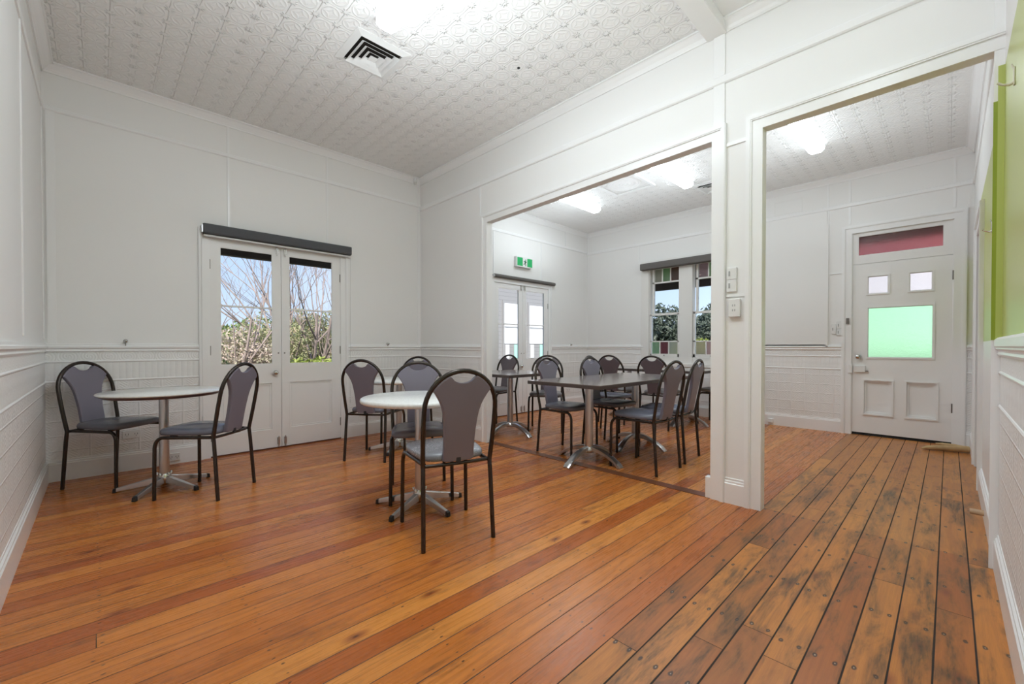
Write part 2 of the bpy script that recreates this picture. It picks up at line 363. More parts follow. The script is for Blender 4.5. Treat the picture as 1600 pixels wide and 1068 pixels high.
# ---------------------------------------------------------------- mesh builder
class MB:
    def __init__(s): s.v = []; s.f = []; s.sm = []
    def add(s, vs, fs, smooth=False):
        o = len(s.v); s.v += [tuple(p) for p in vs]; s.f += [tuple(i+o for i in f) for f in fs]; s.sm += [smooth]*len(fs); return s
    def hexa(s, p):   # p: 4 bottom (ccw) + 4 top
        return s.add(p, [(3, 2, 1, 0), (4, 5, 6, 7), (0, 1, 5, 4), (1, 2, 6, 5), (2, 3, 7, 6), (3, 0, 4, 7)])
    def box(s, x0, x1, y0, y1, z0, z1):
        x0, x1 = sorted((x0, x1)); y0, y1 = sorted((y0, y1)); z0, z1 = sorted((z0, z1))
        return s.hexa([(x0, y0, z0), (x1, y0, z0), (x1, y1, z0), (x0, y1, z0), (x0, y0, z1), (x1, y0, z1), (x1, y1, z1), (x0, y1, z1)])
    def tube(s, path, rad, n=10, cap=True, flat=1.0):
        P = [Vector(p) for p in path]; rs = rad if isinstance(rad, (list, tuple)) else [rad]*len(P)
        vs = []; up = None
        for i, p in enumerate(P):
            d = (P[min(i+1, len(P)-1)]-P[max(i-1, 0)]).normalized()
            if up is None:
                up = Vector((0, 0, 1)) if abs(d.z) < .9 else Vector((1, 0, 0))
            a = d.cross(up).normalized(); up = a.cross(d).normalized(); up = up if up.length else Vector((0, 0, 1))
            for k in range(n):
                th = 2*math.pi*k/n
                vs.append(p+a*math.cos(th)*rs[i]*flat+up*math.sin(th)*rs[i])
        fs = [(i*n+k, i*n+(k+1) % n, (i+1)*n+(k+1) % n, (i+1)*n+k) for i in range(len(P)-1) for k in range(n)]
        s.add(vs, fs, True)
        if cap:
            o = len(vs); s.add(vs[:n], [tuple(range(n-1, -1, -1))]); s.add(vs[-n:], [tuple(range(n))])
        return s
    def lathe(s, prof, c=(0, 0, 0), n=32, axis='z', smooth=True):
        vs = []
        for r_, h in prof:
            for k in range(n):
                a = 2*math.pi*k/n; u, w = r_*math.cos(a), r_*math.sin(a)
                q = {'z': (u, w, h), 'x': (h, u, w), 'y': (w, h, u)}[axis]
                vs.append((q[0]+c[0], q[1]+c[1], q[2]+c[2]))
        fs = [(i*n+k, i*n+(k+1) % n, (i+1)*n+(k+1) % n, (i+1)*n+k) for i in range(len(prof)-1) for k in range(n)]
        s.add(vs, fs, smooth)
        if prof[0][0] > 1e-5: s.add(vs[:n], [tuple(range(n-1, -1, -1))])
        if prof[-1][0] > 1e-5: s.add(vs[-n:], [tuple(range(n))])
        return s
    def rings(s, rings, smooth=True, close=True):
        n = len(rings[0]); vs = [p for r_ in rings for p in r_]
        fs = [(i*n+k, i*n+(k+1) % n, (i+1)*n+(k+1) % n, (i+1)*n+k) for i in range(len(rings)-1) for k in range(n)]
        s.add(vs, fs, smooth)
        if close: s.add(rings[0], [tuple(range(n-1, -1, -1))], smooth); s.add(rings[-1], [tuple(range(n))], smooth)
        return s
    def build(s, name, m, parent=None, bevel=0, kind=None, loc=None, merge=False):
        me = bpy.data.meshes.new(name); me.from_pydata(s.v, [], s.f)
        me.polygons.foreach_set('use_smooth', s.sm); me.materials.append(m); me.update()
        import bmesh
        bm = bmesh.new(); bm.from_mesh(me)
        if merge: bmesh.ops.remove_doubles(bm, verts=bm.verts, dist=1e-5)
        bmesh.ops.recalc_face_normals(bm, faces=bm.faces); bm.to_mesh(me); bm.free()
        o = bpy.data.objects.new(name, me); C.objects.link(o)
        if parent: o.parent = parent
        if kind: o['kind'] = kind
        if loc: o.location = loc
        if bevel:
            b = o.modifiers.new('bevel', 'BEVEL'); b.width = bevel; b.segments = 2; b.limit_method = 'ANGLE'; b.angle_limit = R(50)
        return o

def tag(o, label, cat, group=None, kind=None):
    o['label'] = label; o['category'] = cat
    if group: o['group'] = group
    if kind: o['kind'] = kind
    return o
def empty(name, loc=(0, 0, 0), rz=0, kind=None):
    o = bpy.data.objects.new(name, None); C.objects.link(o); o.location = loc; o.rotation_euler = (0, 0, rz)
    o.empty_display_size = .1
    if kind: o['kind'] = kind
    return o
def copy_tree(o, parent=None):
    c = o.copy(); C.objects.link(c); c.parent = parent
    for ch in list(o.children): copy_tree(ch, c)
    return c

# ---------------------------------------------------------------- room dimensions
XL, YB, XP0, XP1, XF, YR, Y2 = -.315, 4.93, 3.085, 3.135, 6.60, -.175, 4.76
ZC, ZC2 = 3.28, 3.17

class Wl:
    """maps (u along the wall, d out of the wall into the room, z) to world"""
    def __init__(s, ax, c, sg): s.ax, s.c, s.sg = ax, c, sg
    def p(s, u, d, z): return (u, s.c+s.sg*d, z) if s.ax == 'y' else (s.c+s.sg*d, u, z)
    def box(s, mb, u0, u1, z0, z1, d0=0, d1=.015):
        a, b = s.p(u0, d0, z0), s.p(u1, d1, z1); return mb.box(a[0], b[0], a[1], b[1], a[2], b[2])
    def hexa(s, mb, q, d0, d1):   # q: four (u,z) corners
        return mb.hexa([s.p(u, d0, z) for u, z in q]+[s.p(u, d1, z) for u, z in q])
    def frame(s, mb, u0, u1, z0, z1, w, d0, d1):
        s.box(mb, u0, u1, z1-w, z1, d0, d1); s.box(mb, u0, u1, z0, z0+w, d0, d1)
        s.box(mb, u0, u0+w, z0+w, z1-w, d0, d1); s.box(mb, u1-w, u1, z0+w, z1-w, d0, d1); return mb
    def prof(s, mb, u0, u1, pr):  # extrude a (d,z) profile along u
        n = len(pr)
        mb.add([s.p(u0, d, z) for d, z in pr]+[s.p(u1, d, z) for d, z in pr],
               [tuple(range(n)), tuple(range(2*n-1, n-1, -1))]+[(i, (i+1) % n, (i+1) % n+n, i+n) for i in range(n)])
        return mb
WB, WLf, WR, WP, WF, W2 = Wl('y', YB, -1), Wl('x', XL, 1), Wl('y', YR, 1), Wl('x', XP0, -1), Wl('x', XF, -1), Wl('y', Y2, -1)
WPb = Wl('x', XP1, 1)
ST = 'structure'

# floor
MB().box(XL-.12, XF+.12, YR-.15, YB+.14, -.12, 0).build('floor', M['floor'], kind=ST)
MB().box(XP0-.01, XP1+.03, 1.16, 3.56, 0, .0035).build('trim_1', M['threshold'], kind=ST)

# wall_back with the opening for door_1 (x .755-2.005, z 0-2.10)
D1 = (.755, 2.005, 2.105)
m = MB(); m.box(XL-.12, D1[0], YB, YB+.13, 0, 3.4); m.box(D1[1], XP1, YB, YB+.13, 0, 3.4); m.box(D1[0], D1[1], YB, YB+.13, D1[2], 3.4)
m.build('wall_back', M['wall'], kind=ST)
MB().box(XL-.12, XL, YR-.12, YB, 0, 3.4).build('wall_left', M['wall'], kind=ST)
# right wall: near run, then the doorway at x 4.75-5.60, then the end
DW = (4.75, 5.60, 2.06)
m = MB(); m.box(XL-.12, DW[0], YR-.12, YR, 0, 3.4); m.box(DW[1], XF, YR-.12, YR, 0, 3.4); m.box(DW[0], DW[1], YR-.12, YR, DW[2], 3.4)
m.build('wall_right', M['rwall'], kind=ST)
# lobby behind that doorway
m = MB(); m.box(DW[0]-.3, DW[1]+.4, YR-1.3, YR-1.22, 0, 2.8); m.box(DW[0]-.38, DW[0]-.3, YR-1.3, YR-.12, 0, 2.8)
m.box(DW[1]+.4, DW[1]+.48, YR-1.3, YR-.12, 0, 2.8); m.box(DW[0]-.38, DW[1]+.48, YR-1.3, YR-.12, 2.8, 2.86); m.box(DW[0]-.38, DW[1]+.48, YR-1.3, YR-.15, -.1, 0)
m.build('wall_lobby', M['wall'], kind=ST)
# partition with two openings
O1 = (1.163, 3.565); O2 = (YR, .846)
m = MB()
m.box(XP0, XP1, O1[1], YB, 0, 3.4); m.box(XP0, XP1, O2[1], O1[0], 0, 3.4)
WP.hexa(m, [(O1[0], 2.497), (O1[1], 2.44), (O1[1], 3.4), (O1[0], 3.4)], -.05, 0)
m.box(XP0, XP1, YR, O2[1], 2.478, 3.4)
m.build('wall_partition', M['wall'], kind=ST)
# far wall with openings for the front door (y -.03-.835, z to 2.45) and the double window
DF = (-.03, .832, 2.44); WN = (2.20, 3.50, .90, 2.36)
m = MB(); T = .12
m.box(XF, XF+T, YR-.12, DF[0], 0, 3.4); m.box(XF, XF+T, DF[0], DF[1], DF[2], 3.4); m.box(XF, XF+T, DF[1], WN[0], 0, 3.4)
m.box(XF, XF+T, WN[0], WN[1], 0, WN[2]); m.box(XF, XF+T, WN[0], WN[1], WN[3], 3.4); m.box(XF, XF+T, WN[1], YB+.13, 0, 3.4)
m.build('wall_far', M['wall'], kind=ST)
# dining room side wall with door_2
D2 = (4.245, 5.47, 2.04)
m = MB(); m.box(XP1, D2[0], Y2, Y2+.12, 0, 3.4); m.box(D2[1], XF, Y2, Y2+.12, 0, 3.4); m.box(D2[0], D2[1], Y2, Y2+.12, D2[2], 3.4)
m.build('wall_side', M['wall'], kind=ST)
# ceilings
MB().box(XL, XP0, 1.20, YB, ZC, ZC+.06).build('ceiling', M['ceil1'], kind=ST)
MB().box(XL, XP0, YR, 1.07, ZC, ZC+.06).build('ceiling', M['ceil_flat'], kind=ST)
MB().box(XP1, XF, YR, Y2, ZC2, ZC2+.06).build('ceiling', M['ceil2'], kind=ST)
MB().box(XL-.2, XF+.2, YR-.2, YB+.2, 3.4, 3.46).build('ceiling', M['ceil_flat'], kind=ST)
MB().box(XL, XP0, 1.07, 1.20, 3.205, ZC+.06).build('trim_2', M['ceil_flat'], kind=ST, bevel=.004)

# cornices
def cornice(w, u0, u1, zc, h=.07, pr=.07):
    a = [(0, zc), (0, zc-h), (.010, zc-h), (.014, zc-h+.012), (pr*.35, zc-h*.62), (pr*.7, zc-h*.25), (pr-.012, zc-.012), (pr, zc-.012), (pr, zc)]
    return w.prof(MB(), u0, u1, a)
n_t = [2]
def trim(mb, m=None, bevel=0):
    n_t[0] += 1; return mb.build('trim_%d' % n_t[0], m or M['trim'], kind=ST, bevel=bevel)
for w, a, b, zc in ((WB, XL, XP0, ZC), (WLf, YR, YB, ZC), (WP, YR, 1.07, ZC), (WP, 1.20, YB, ZC), (WF, YR, Y2, ZC2), (W2, XP1, XF, ZC2), (WPb, YR, Y2, ZC2), (WR, XP1, XF, ZC2), (WR, XL, XP0, ZC)):
    trim(cornice(w, a, b, zc))
# picture rails and battens
def rail(w, u0, u1, z0, z1, d=.014):
    return w.prof(MB(), u0, u1, [(0, z0), (d*.6, z0), (d, z0+.008), (d, z1-.010), (d*.5, z1-.004), (d*.5, z1), (0, z1)])
trim(rail(WB, XL, XP0, 2.915, 2.955)); trim(rail(WLf, YR, YB, 2.915, 2.955)); trim(rail(WP, YR, YB, 2.868, 2.925, .018))
trim(rail(WF, YR, Y2, 2.775, 2.825)); trim(rail(W2, XP1, XF, 2.80, 2.845)); trim(rail(WR, XP1, XF, 2.775, 2.825))
def batt(w, u, z0, z1, wd=.022, d=.007): return w.box(MB(), u-wd/2, u+wd/2, z0, z1, 0, d)
for w, u, z0, z1, wd in ((WB, .914, 2.955, 3.21, .02), (WB, .914, 2.10, 2.915, .02), (WB, 1.862, 2.955, 3.21, .02), (WB, 1.862, 2.24, 2.915, .02),
                         (WB, -.27, 1.09, 2.915, .05), (WB, 3.05, 1.09, 3.21, .03), (WP, 3.695, 2.54, 2.868, .02),
                         (WLf, 3.674, 1.13, 2.915, .03), (WLf, 4.9, 1.13, 2.915, .04),
                         (WF, 1.075, 2.825, 3.10, .02), (WF, .859, 2.56, 2.775, .02), (WF, .859, 2.825, 3.10, .02), (WF, 1.075, 1.03, 2.775, .018),
                         (WF, -.03, 2.56, 2.775, .02), (WF, -.03, 2.825, 3.10, .02), (WF, 3.69, 2.48, 2.775, .02), (W2, 5.30, 2.16, 2.80, .018), (W2, 5.95, 2.845, 3.10, .02),
                         (W2, 4.235, 2.16, 2.80, .018)):
    trim(batt(w, u, z0, z1, wd))
m = MB(); WP.box(m, 1.080, 1.155, 2.925, 3.205, 0, .012); WP.box(m, 1.080, 1.155, 2.57, 2.868, 0, .012); trim(m, bevel=.002)
m = MB(); WP.box(m, .94, 1.07, 2.43, 2.455, 0, .010); trim(m)
m = MB(); WP.box(m, .94, 1.066, 1.405, 1.425, 0, .008); trim(m)
# flat board panel and its edge on the far wall
m = MB(); WF.box(m, 1.085, 2.06, 1.06, 2.775, 0, .012); WF.box(m, 1.065, 1.09, 1.06, 2.60, .0, .022); trim(m, M['wall'])
m = MB(); WF.box(m, .93, 1.06, 1.97, 1.985, 0, .01); trim(m)
m = MB(); WF.frame(m, 1.35, 1.68, 2.84, 3.02, .012, 0, .006); trim(m, M['wall'])
# green and white batten and white stile on the right wall
m = MB(); WP.box(m, YR+.022, YR+.036, 1.10, 2.235, .012, .014); trim(m, M['green_shade'])
m = MB(); WP.box(m, YR, YR+.022, 1.10, 2.40, .012, .014); trim(m, M['rwall'])

# casings
def casing(w, u0, u1, zt, wd=.10, z0=0, d=.015, ut=None, left=True, right=True, zl=None, zr=None):
    """moulded architrave round an opening u0-u1, head at zl (at u0) / zr (at u1)"""
    m = MB(); zl = zt if zl is None else zl; zr = zt if zr is None else zr
    a, b = (u0-wd if left else u0), (u1+wd if right else u1)
    for k0, k1, db, dd in ((0, 1, 0, d), (.62, .985, d, d+.009), (.70, .93, d+.009, d+.013)):
        if left: w.hexa(m, [(u0-wd*k1, z0), (u0-wd*k0, z0), (u0-wd*k0, zl+wd*k0), (u0-wd*k1, zl+wd*k1)], db, dd)
        if right: w.hexa(m, [(u1+wd*k0, z0), (u1+wd*k1, z0), (u1+wd*k1, zr+wd*k1), (u1+wd*k0, zr+wd*k0)], db, dd)
        w.hexa(m, [((u0-wd*k0 if left else u0), zl+wd*k0), ((u1+wd*k0 if right else u1), zr+wd*k0), ((u1+wd*k1 if right else u1), zr+wd*k1), ((u0-wd*k1 if left else u0), zl+wd*k1)], db, dd)
    return m
trim(casing(WP, O1[0], O1[1], 0, .095, zl=2.497, zr=2.44)); trim(casing(WPb, O1[0], O1[1], 0, .095, zl=2.497, zr=2.44))
trim(casing(WP, O2[0], O2[1], 2.478, .10, left=False)); trim(casing(WPb, O2[0], O2[1], 2.478, .095, left=False))
m = MB(); WP.box(m, YR, YR+.035, 0, 3.2, 0, .012); trim(m)
# reveals of the openings
m = MB()
m.box(XP0, XP1, O1[0]-.012, O1[0]+.001, 0, 2.497); m.box(XP0, XP1, O1[1]-.001, O1[1]+.012, 0, 2.44); m.box(XP0, XP1, O2[1]-.001, O2[1]+.012, 0, 2.478)
trim(m)
trim(casing(WR, DW[0], DW[1], DW[2], .09, d=.014)); m = MB()
m.box(DW[1]-.012, DW[1], YR-.30, YR+.012, 0, DW[2]); m.box(DW[0], DW[0]+.012, YR-.12, YR+.012, 0, DW[2]); m.box(DW[0], DW[1], YR-.12, YR+.012, DW[2]-.012, DW[2]); trim(m)
trim(casing(WB, D1[0], D1[1], D1[2], .088)); trim(casing(W2, D2[0], D2[1], D2[2], .085)); trim(casing(WF, DF[0], DF[1], DF[2], .10, right=True))
m = MB(); WP.box(m, 1.163-.002, 1.20, .0, .15, -.04, .012); trim(m, bevel=.004)        # little stop block at the pier

# skirtings and dados
def skirting(w, u0, u1, h=.135, d=.020):
    return w.prof(MB(), u0, u1, [(0, 0), (d, 0), (d, h), (d*.75, h+.006), (d*.75, h+.016), (d*.4, h+.022), (d*.4, h+.034), (0, h+.038)])
def dado(w, u0, u1):
    w.box(mb := MB(), u0, u1, .17, 1.035, 0, .005); trim(mb, M['dado'])
    m = MB()
    w.prof(m, u0, u1, [(0, 1.025), (.012, 1.025), (.016, 1.034), (.012, 1.043), (.014, 1.050), (.022, 1.058), (.022, 1.072), (.012, 1.078), (.012, 1.092), (0, 1.094)])
    for zz in (.945, .785): w.prof(m, u0, u1, [(.004, zz-.010), (.010, zz-.004), (.011, zz+.002), (.008, zz+.008), (.004, zz+.010)])
    trim(m)
for nm, w, segs in (('baseboard_back', WB, ((XL, .667), (2.093, XP0))), ('baseboard_left', WLf, ((YR, YB),)), ('baseboard_partition', WP, ((3.66, YB), (.946, 1.068))),
                    ('baseboard_far', WF, ((.932, Y2), (YR, -.13))), ('baseboard_side', W2, ((XP1, 4.16), (5.555, XF))), ('baseboard_right', WR, ((XL, DW[0]-.0), (5.69, XF)))):
    for a, b in segs: skirting(w, a, b).build(nm, M['trim'], kind=ST)
for w, a, b in ((WB, XL, .667), (WB, 2.093, XP0), (WLf, YR, YB), (WP, 3.66, YB), (WF, .932, WN[0]-.10), (WF, 2.10, 3.60), (WF, 3.60, Y2), (WF, YR, -.13), (W2, XP1, 4.16), (W2, 5.555, XF), (WR, XL, 3.07), (WR, 5.69, XF)):
    if (w, a) == (WF, 2.10):
        mb = MB(); w.box(mb, a, b, .17, .73, 0, .005); trim(mb, M['dado']); continue
    dado(w, a, b)
m = MB(); WR.prof(m, XL, 3.07, [(0, 1.062), (.020, 1.062), (.026, 1.07), (.026, 1.10), (.014, 1.112), (0, 1.112)]); trim(m)

# ---------------------------------------------------------------- doors
def panel_mould(w, m, u0, u1, z0, z1, d):
    w.frame(m, u0, u1, z0, z1, .012, d, d+.007); w.frame(m, u0+.012, u1-.012, z0+.012, z1-.012, .010, d, d+.003)
def french(name, w, u0, u1, zt, g1, g2, zg0, zg1, zbar, zp, knobu, hz, leafd=-.035, sill=True):
    root = empty(name, w.p((u0+u1)/2, 0, 0), kind=ST); ox = Vector(root.location)
    def put(mb, nm, mt, par=root, bevel=0):
        o = mb.build(nm, mt, par, bevel)
        o.matrix_parent_inverse = Matrix.Translation(-ox) if par is root else Matrix.Identity(4)
        return o
    mid = (u0+u1)/2
    for i, (a, b, (ga, gb)) in enumerate(((u0+.003, mid-.002, g1), (mid+.002, u1-.003, g2))):
        L = MB(); d0, d1 = leafd, leafd+.035
        w.box(L, a, ga, .012, zt-.004, d0, d1); w.box(L, gb, b, .012, zt-.004, d0, d1)
        w.box(L, ga, gb, zg1, zt-.004, d0, d1); w.box(L, ga, gb, .012, zp[0], d0, d1); w.box(L, ga, gb, zp[1], zg0, d0, d1)
        w.box(L, ga, gb, zp[0], zp[1], d0+.008, d1-.010)
        w.frame(L, ga, gb, zp[0], zp[1], .014, d1-.010, d1+.002); w.frame(L, ga+.026, gb-.026, zp[0]+.026, zp[1]-.026, .006, d1-.010, d1-.004)
        w.frame(L, ga, gb, zg0, zg1, .008, d1-.012, d1-.002)
        w.box(L, ga, gb, zbar-.008, zbar+.008, d0+.004, d1-.004)
        leaf = put(L, 'door_leaf', M['door'])
        G = MB(); w.box(G, ga-.004, gb+.004, zg0-.004, zg1+.004, d0+.015, d0+.019); G.build('glass_pane', M['glass'], leaf)
    J = MB(); w.box(J, u0-.001, u0+.003, 0, zt, -.10, 0); w.box(J, u1-.003, u1+.001, 0, zt, -.10, 0); w.box(J, u0, u1, zt-.003, zt+.001, -.10, 0)
    put(J, 'door_frame', M['trim'])
    if sill: s_ = MB(); w.box(s_, u0, u1, .0005, .012, -.10, .012); put(s_, 'door_sill', M['red_sill'])
    for u in (u0+.001, u1-.001):
        for zz in hz:
            h = MB(); w.box(h, u-.006, u+.006, zz-.045, zz+.045, -.002, .006); put(h, 'hinge', M['brass'])
    k = MB(); kc = w.p(knobu, .028, zp[1]+.095)
    ax = w.ax
    pr = [(.0, .022), (.012, .022), (.024, .012), (.026, 0), (.022, -.012), (.010, -.018), (.009, -.030), (.022, -.032), (.022, -.035)]
    pr = [(r_, h*(-w.sg)*-1) for r_, h in pr]
    k.lathe(pr, kc, 20, ax); put(k, 'door_knob', M['chrome'])
    for uu, zz in ((mid-.033, .075), (mid+.033, .075), (mid-.040, zt-.03), (mid+.040, zt-.03)):
        b_ = MB(); sg = 1 if zz > 1 else -1
        w.box(b_, uu-.013, uu+.013, zz-.035, zz+.035, .0, .012)
        c = [w.p(uu, .016, zz-.062*(-sg)*-1), w.p(uu, .016, zz+.045)] if zz < 1 else [w.p(uu, .016, zz-.055), w.p(uu, .016, zz+.030)]
        if zz < 1: c = [w.p(uu, .016, .013), w.p(uu, .016, .125)]
        b_.tube(c, .005, 8); put(b_, 'door_bolt', M['chrome'] if zz > 1 else M['alu'])
    for uu in (mid-.03, mid+.03):
        d_ = MB(); d_.lathe([(.007, -.002), (.007, .004), (.003, .006)] if w.sg > 0 else [(.007, .002), (.007, -.004), (.003, -.006)], w.p(uu, .001, zp[1]+.30), 12, ax); put(d_, 'peg', M['brass'])
    return root
french('door_1', WB, D1[0], D1[1], D1[2], (.838, 1.300), (1.455, 1.917), .885, 2.035, 1.466, (.19, .70), 1.317, (1.857, 1.03, .20))
french('door_2', W2, D2[0], D2[1], D2[2], (4.33, 4.775), (4.935, 5.38), .87, 1.965, 1.415, (.19, .66), 4.815, (1.75, .95, .2), sill=True)

# front door with coloured obscure glass, transom over
root = empty('door_3', (XF, .40, 0), kind=ST); inv = Matrix.Translation((-XF, -.40, 0))
def put3(mb, nm, mt, par=None, bevel=0):
    o = mb.build(nm, mt, par or root, bevel)
    if par is None: o.matrix_parent_inverse = inv
    return o
L = MB(); a, b, zt = -.0238, .8258, 2.062
ops = [(.507, .680, 1.704, 1.900), (.140, .314, 1.704, 1.900), (.132, .678, .945, 1.525)]
pan = [(.461, .712, .261, .660), (.093, .338, .261, .660)]
def grid_leaf(w, L, u0, u1, z0, z1, holes, d0, d1):
    us = sorted({u0, u1, *[h[0] for h in holes], *[h[1] for h in holes]}); zs = sorted({z0, z1, *[h[2] for h in holes], *[h[3] for h in holes]})
    for i in range(len(us)-1):
        for j in range(len(zs)-1):
            cu, cz = (us[i]+us[i+1])/2, (zs[j]+zs[j+1])/2
            if any(h[0] < cu < h[1] and h[2] < cz < h[3] for h in holes): continue
            w.box(L, us[i], us[i+1], zs[j], zs[j+1], d0, d1)
def merged_leaf(w, u0, u1, z0, z1, holes, d0, d1):
    L = MB()
    us = sorted({u0, u1, *[h[0] for h in holes], *[h[1] for h in holes]}); zs = sorted({z0, z1, *[h[2] for h in holes], *[h[3] for h in holes]})
    nu, nz = len(us), len(zs)
    fil = lambda i, j: 0 <= i < nu-1 and 0 <= j < nz-1 and not any(h[0] < (us[i]+us[i+1])/2 < h[1] and h[2] < (zs[j]+zs[j+1])/2 < h[3] for h in holes)
    for i in range(nu-1):
        for j in range(nz-1):
            if not fil(i, j): continue
            q = [(us[i], zs[j]), (us[i+1], zs[j]), (us[i+1], zs[j+1]), (us[i], zs[j+1])]
            for d in (d0, d1): L.add([w.p(u, d, z) for u, z in q], [(0, 1, 2, 3)])
            for (di, dj), (p, r_) in (((0, -1), (0, 1)), ((1, 0), (1, 2)), ((0, 1), (2, 3)), ((-1, 0), (3, 0))):
                if not fil(i+di, j+dj):
                    L.add([w.p(q[p][0], d0, q[p][1]), w.p(q[r_][0], d0, q[r_][1]), w.p(q[r_][0], d1, q[r_][1]), w.p(q[p][0], d1, q[p][1])], [(0, 1, 2, 3)])
    return L
L = merged_leaf(WF, a, b, .029, zt, ops+pan, -.055, -.015)
for u0, u1, z0, z1 in pan:
    WF.box(L, u0, u1, z0, z1, -.052, -.040); WF.frame(L, u0-.016, u1+.016, z0-.016, z1+.016, .018, -.016, -.002); WF.frame(L, u0, u1, z0, z1, .022, -.040, -.024)
for u0, u1, z0, z1 in ops: WF.frame(L, u0-.022, u1+.022, z0-.022, z1+.022, .018, -.016, -.006)
leaf3 = put3(L, 'door_leaf', M['door'])
for (u0, u1, z0, z1), nm in zip(ops, ('g_pink', 'g_pink', 'g_mint')):
    G = MB(); WF.box(G, u0-.004, u1+.004, z0-.004, z1+.004, -.040, -.035); o = G.build('glass_pane', M[nm], leaf3)
    o['label'] = 'mint green pebbled glass' if nm == 'g_mint' else 'pale pink pebbled glass'
L = MB(); WF.box(L, a, b, zt+.003, 2.165, -.055, -.012); WF.box(L, a, b, 2.40, 2.438, -.055, -.012); WF.box(L, a, .048, 2.165, 2.40, -.055, -.012); WF.box(L, .778, b, 2.165, 2.40, -.055, -.012)
WF.frame(L, .048-.0, .778, 2.165, 2.40, .006, -.03, -.016)
tr3 = put3(L, 'transom_frame', M['door'])
G = MB(); WF.box(G, .044, .782, 2.16, 2.405, -.040, -.035); o = G.build('glass_pane', M['g_rose'], tr3); o['label'] = 'rose pink pebbled glass'
J = MB(); WF.box(J, DF[0]-.001, DF[0]+.006, 0, DF[2], -.11, 0); WF.box(J, DF[1]-.006, DF[1]+.001, 0, DF[2], -.11, 0); WF.box(J, DF[0], DF[1], DF[2]-.003, DF[2]+.001, -.11, 0)
put3(J, 'door_frame', M['trim'])
J = MB(); WF.box(J, DF[0], DF[1], .0005, .0275, -.11, -.030); WF.box(J, DF[0], DF[1], .0005, .010, -.030, -.005); put3(J, 'door_sill', M['black'])  # black block fills the gap under the leaf, painted as its shade
k = MB(); k.lathe([(.003, -.060), (.018, -.058), (.027, -.048), (.029, -.036), (.024, -.024), (.011, -.018), (.010, -.004), (.026, -.002), (.026, .002)], (XF+.013, .767, .945), 24, 'x'); put3(k, 'door_knob', M['chrome'])
k = MB(); WF.box(k, .700, .805, .760, .835, -.015, .012); put3(k, 'rim_lock', M['plastic'], bevel=.003)
k = MB(); k.tube([(XF-.004, .703, .772), (XF-.004, .672, .772)], .006, 8); put3(k, 'lock_bolt', M['brass'])
k = MB(); WF.box(k, .822, .862, .745, .850, .010, .032); put3(k, 'lock_keeper', M['plastic'], bevel=.003)
for zz in (1.84, .40):
    h = MB(); h.tube([(XF+.004, -.026, zz-.05), (XF+.004, -.026, zz+.05)], .007, 8); put3(h, 'hinge', M['brass'])

# ---------------------------------------------------------------- double window
root = empty('window_1', (XF, 2.85, .75), kind=ST); invw = Matrix.Translation((-XF, -2.85, -.75))
def putw(mb, nm, mt, par=None, bevel=0, lab=None):
    o = mb.build(nm, mt, par or root, bevel)
    if par is None: o.matrix_parent_inverse = invw
    if lab: o['label'] = lab
    return o
m = MB()
for a, b in ((2.055, 2.20), (3.50, 3.64)): WF.box(m, a, b, .80, 2.47, 0, .018)
WF.box(m, 2.055, 3.64, 2.36, 2.49, 0, .020); WF.box(m, 2.055, 3.64, .70, .745, 0, .015)
WF.box(m, 2.775, 2.985, .80, 2.36, -.10, .018); WF.box(m, 2.055+.06, 3.64-.06, .80, .90, -.08, .010)
for a in (2.20, 3.488): WF.box(m, a, a+.012, .90, 2.36, -.11, 0)
putw(m, 'window_frame', M['cream'], bevel=.003)
m = MB(); WF.box(m, 2.02, 3.68, .745, .80, -.02, .055); putw(m, 'window_sill', M['cream'], bevel=.006)
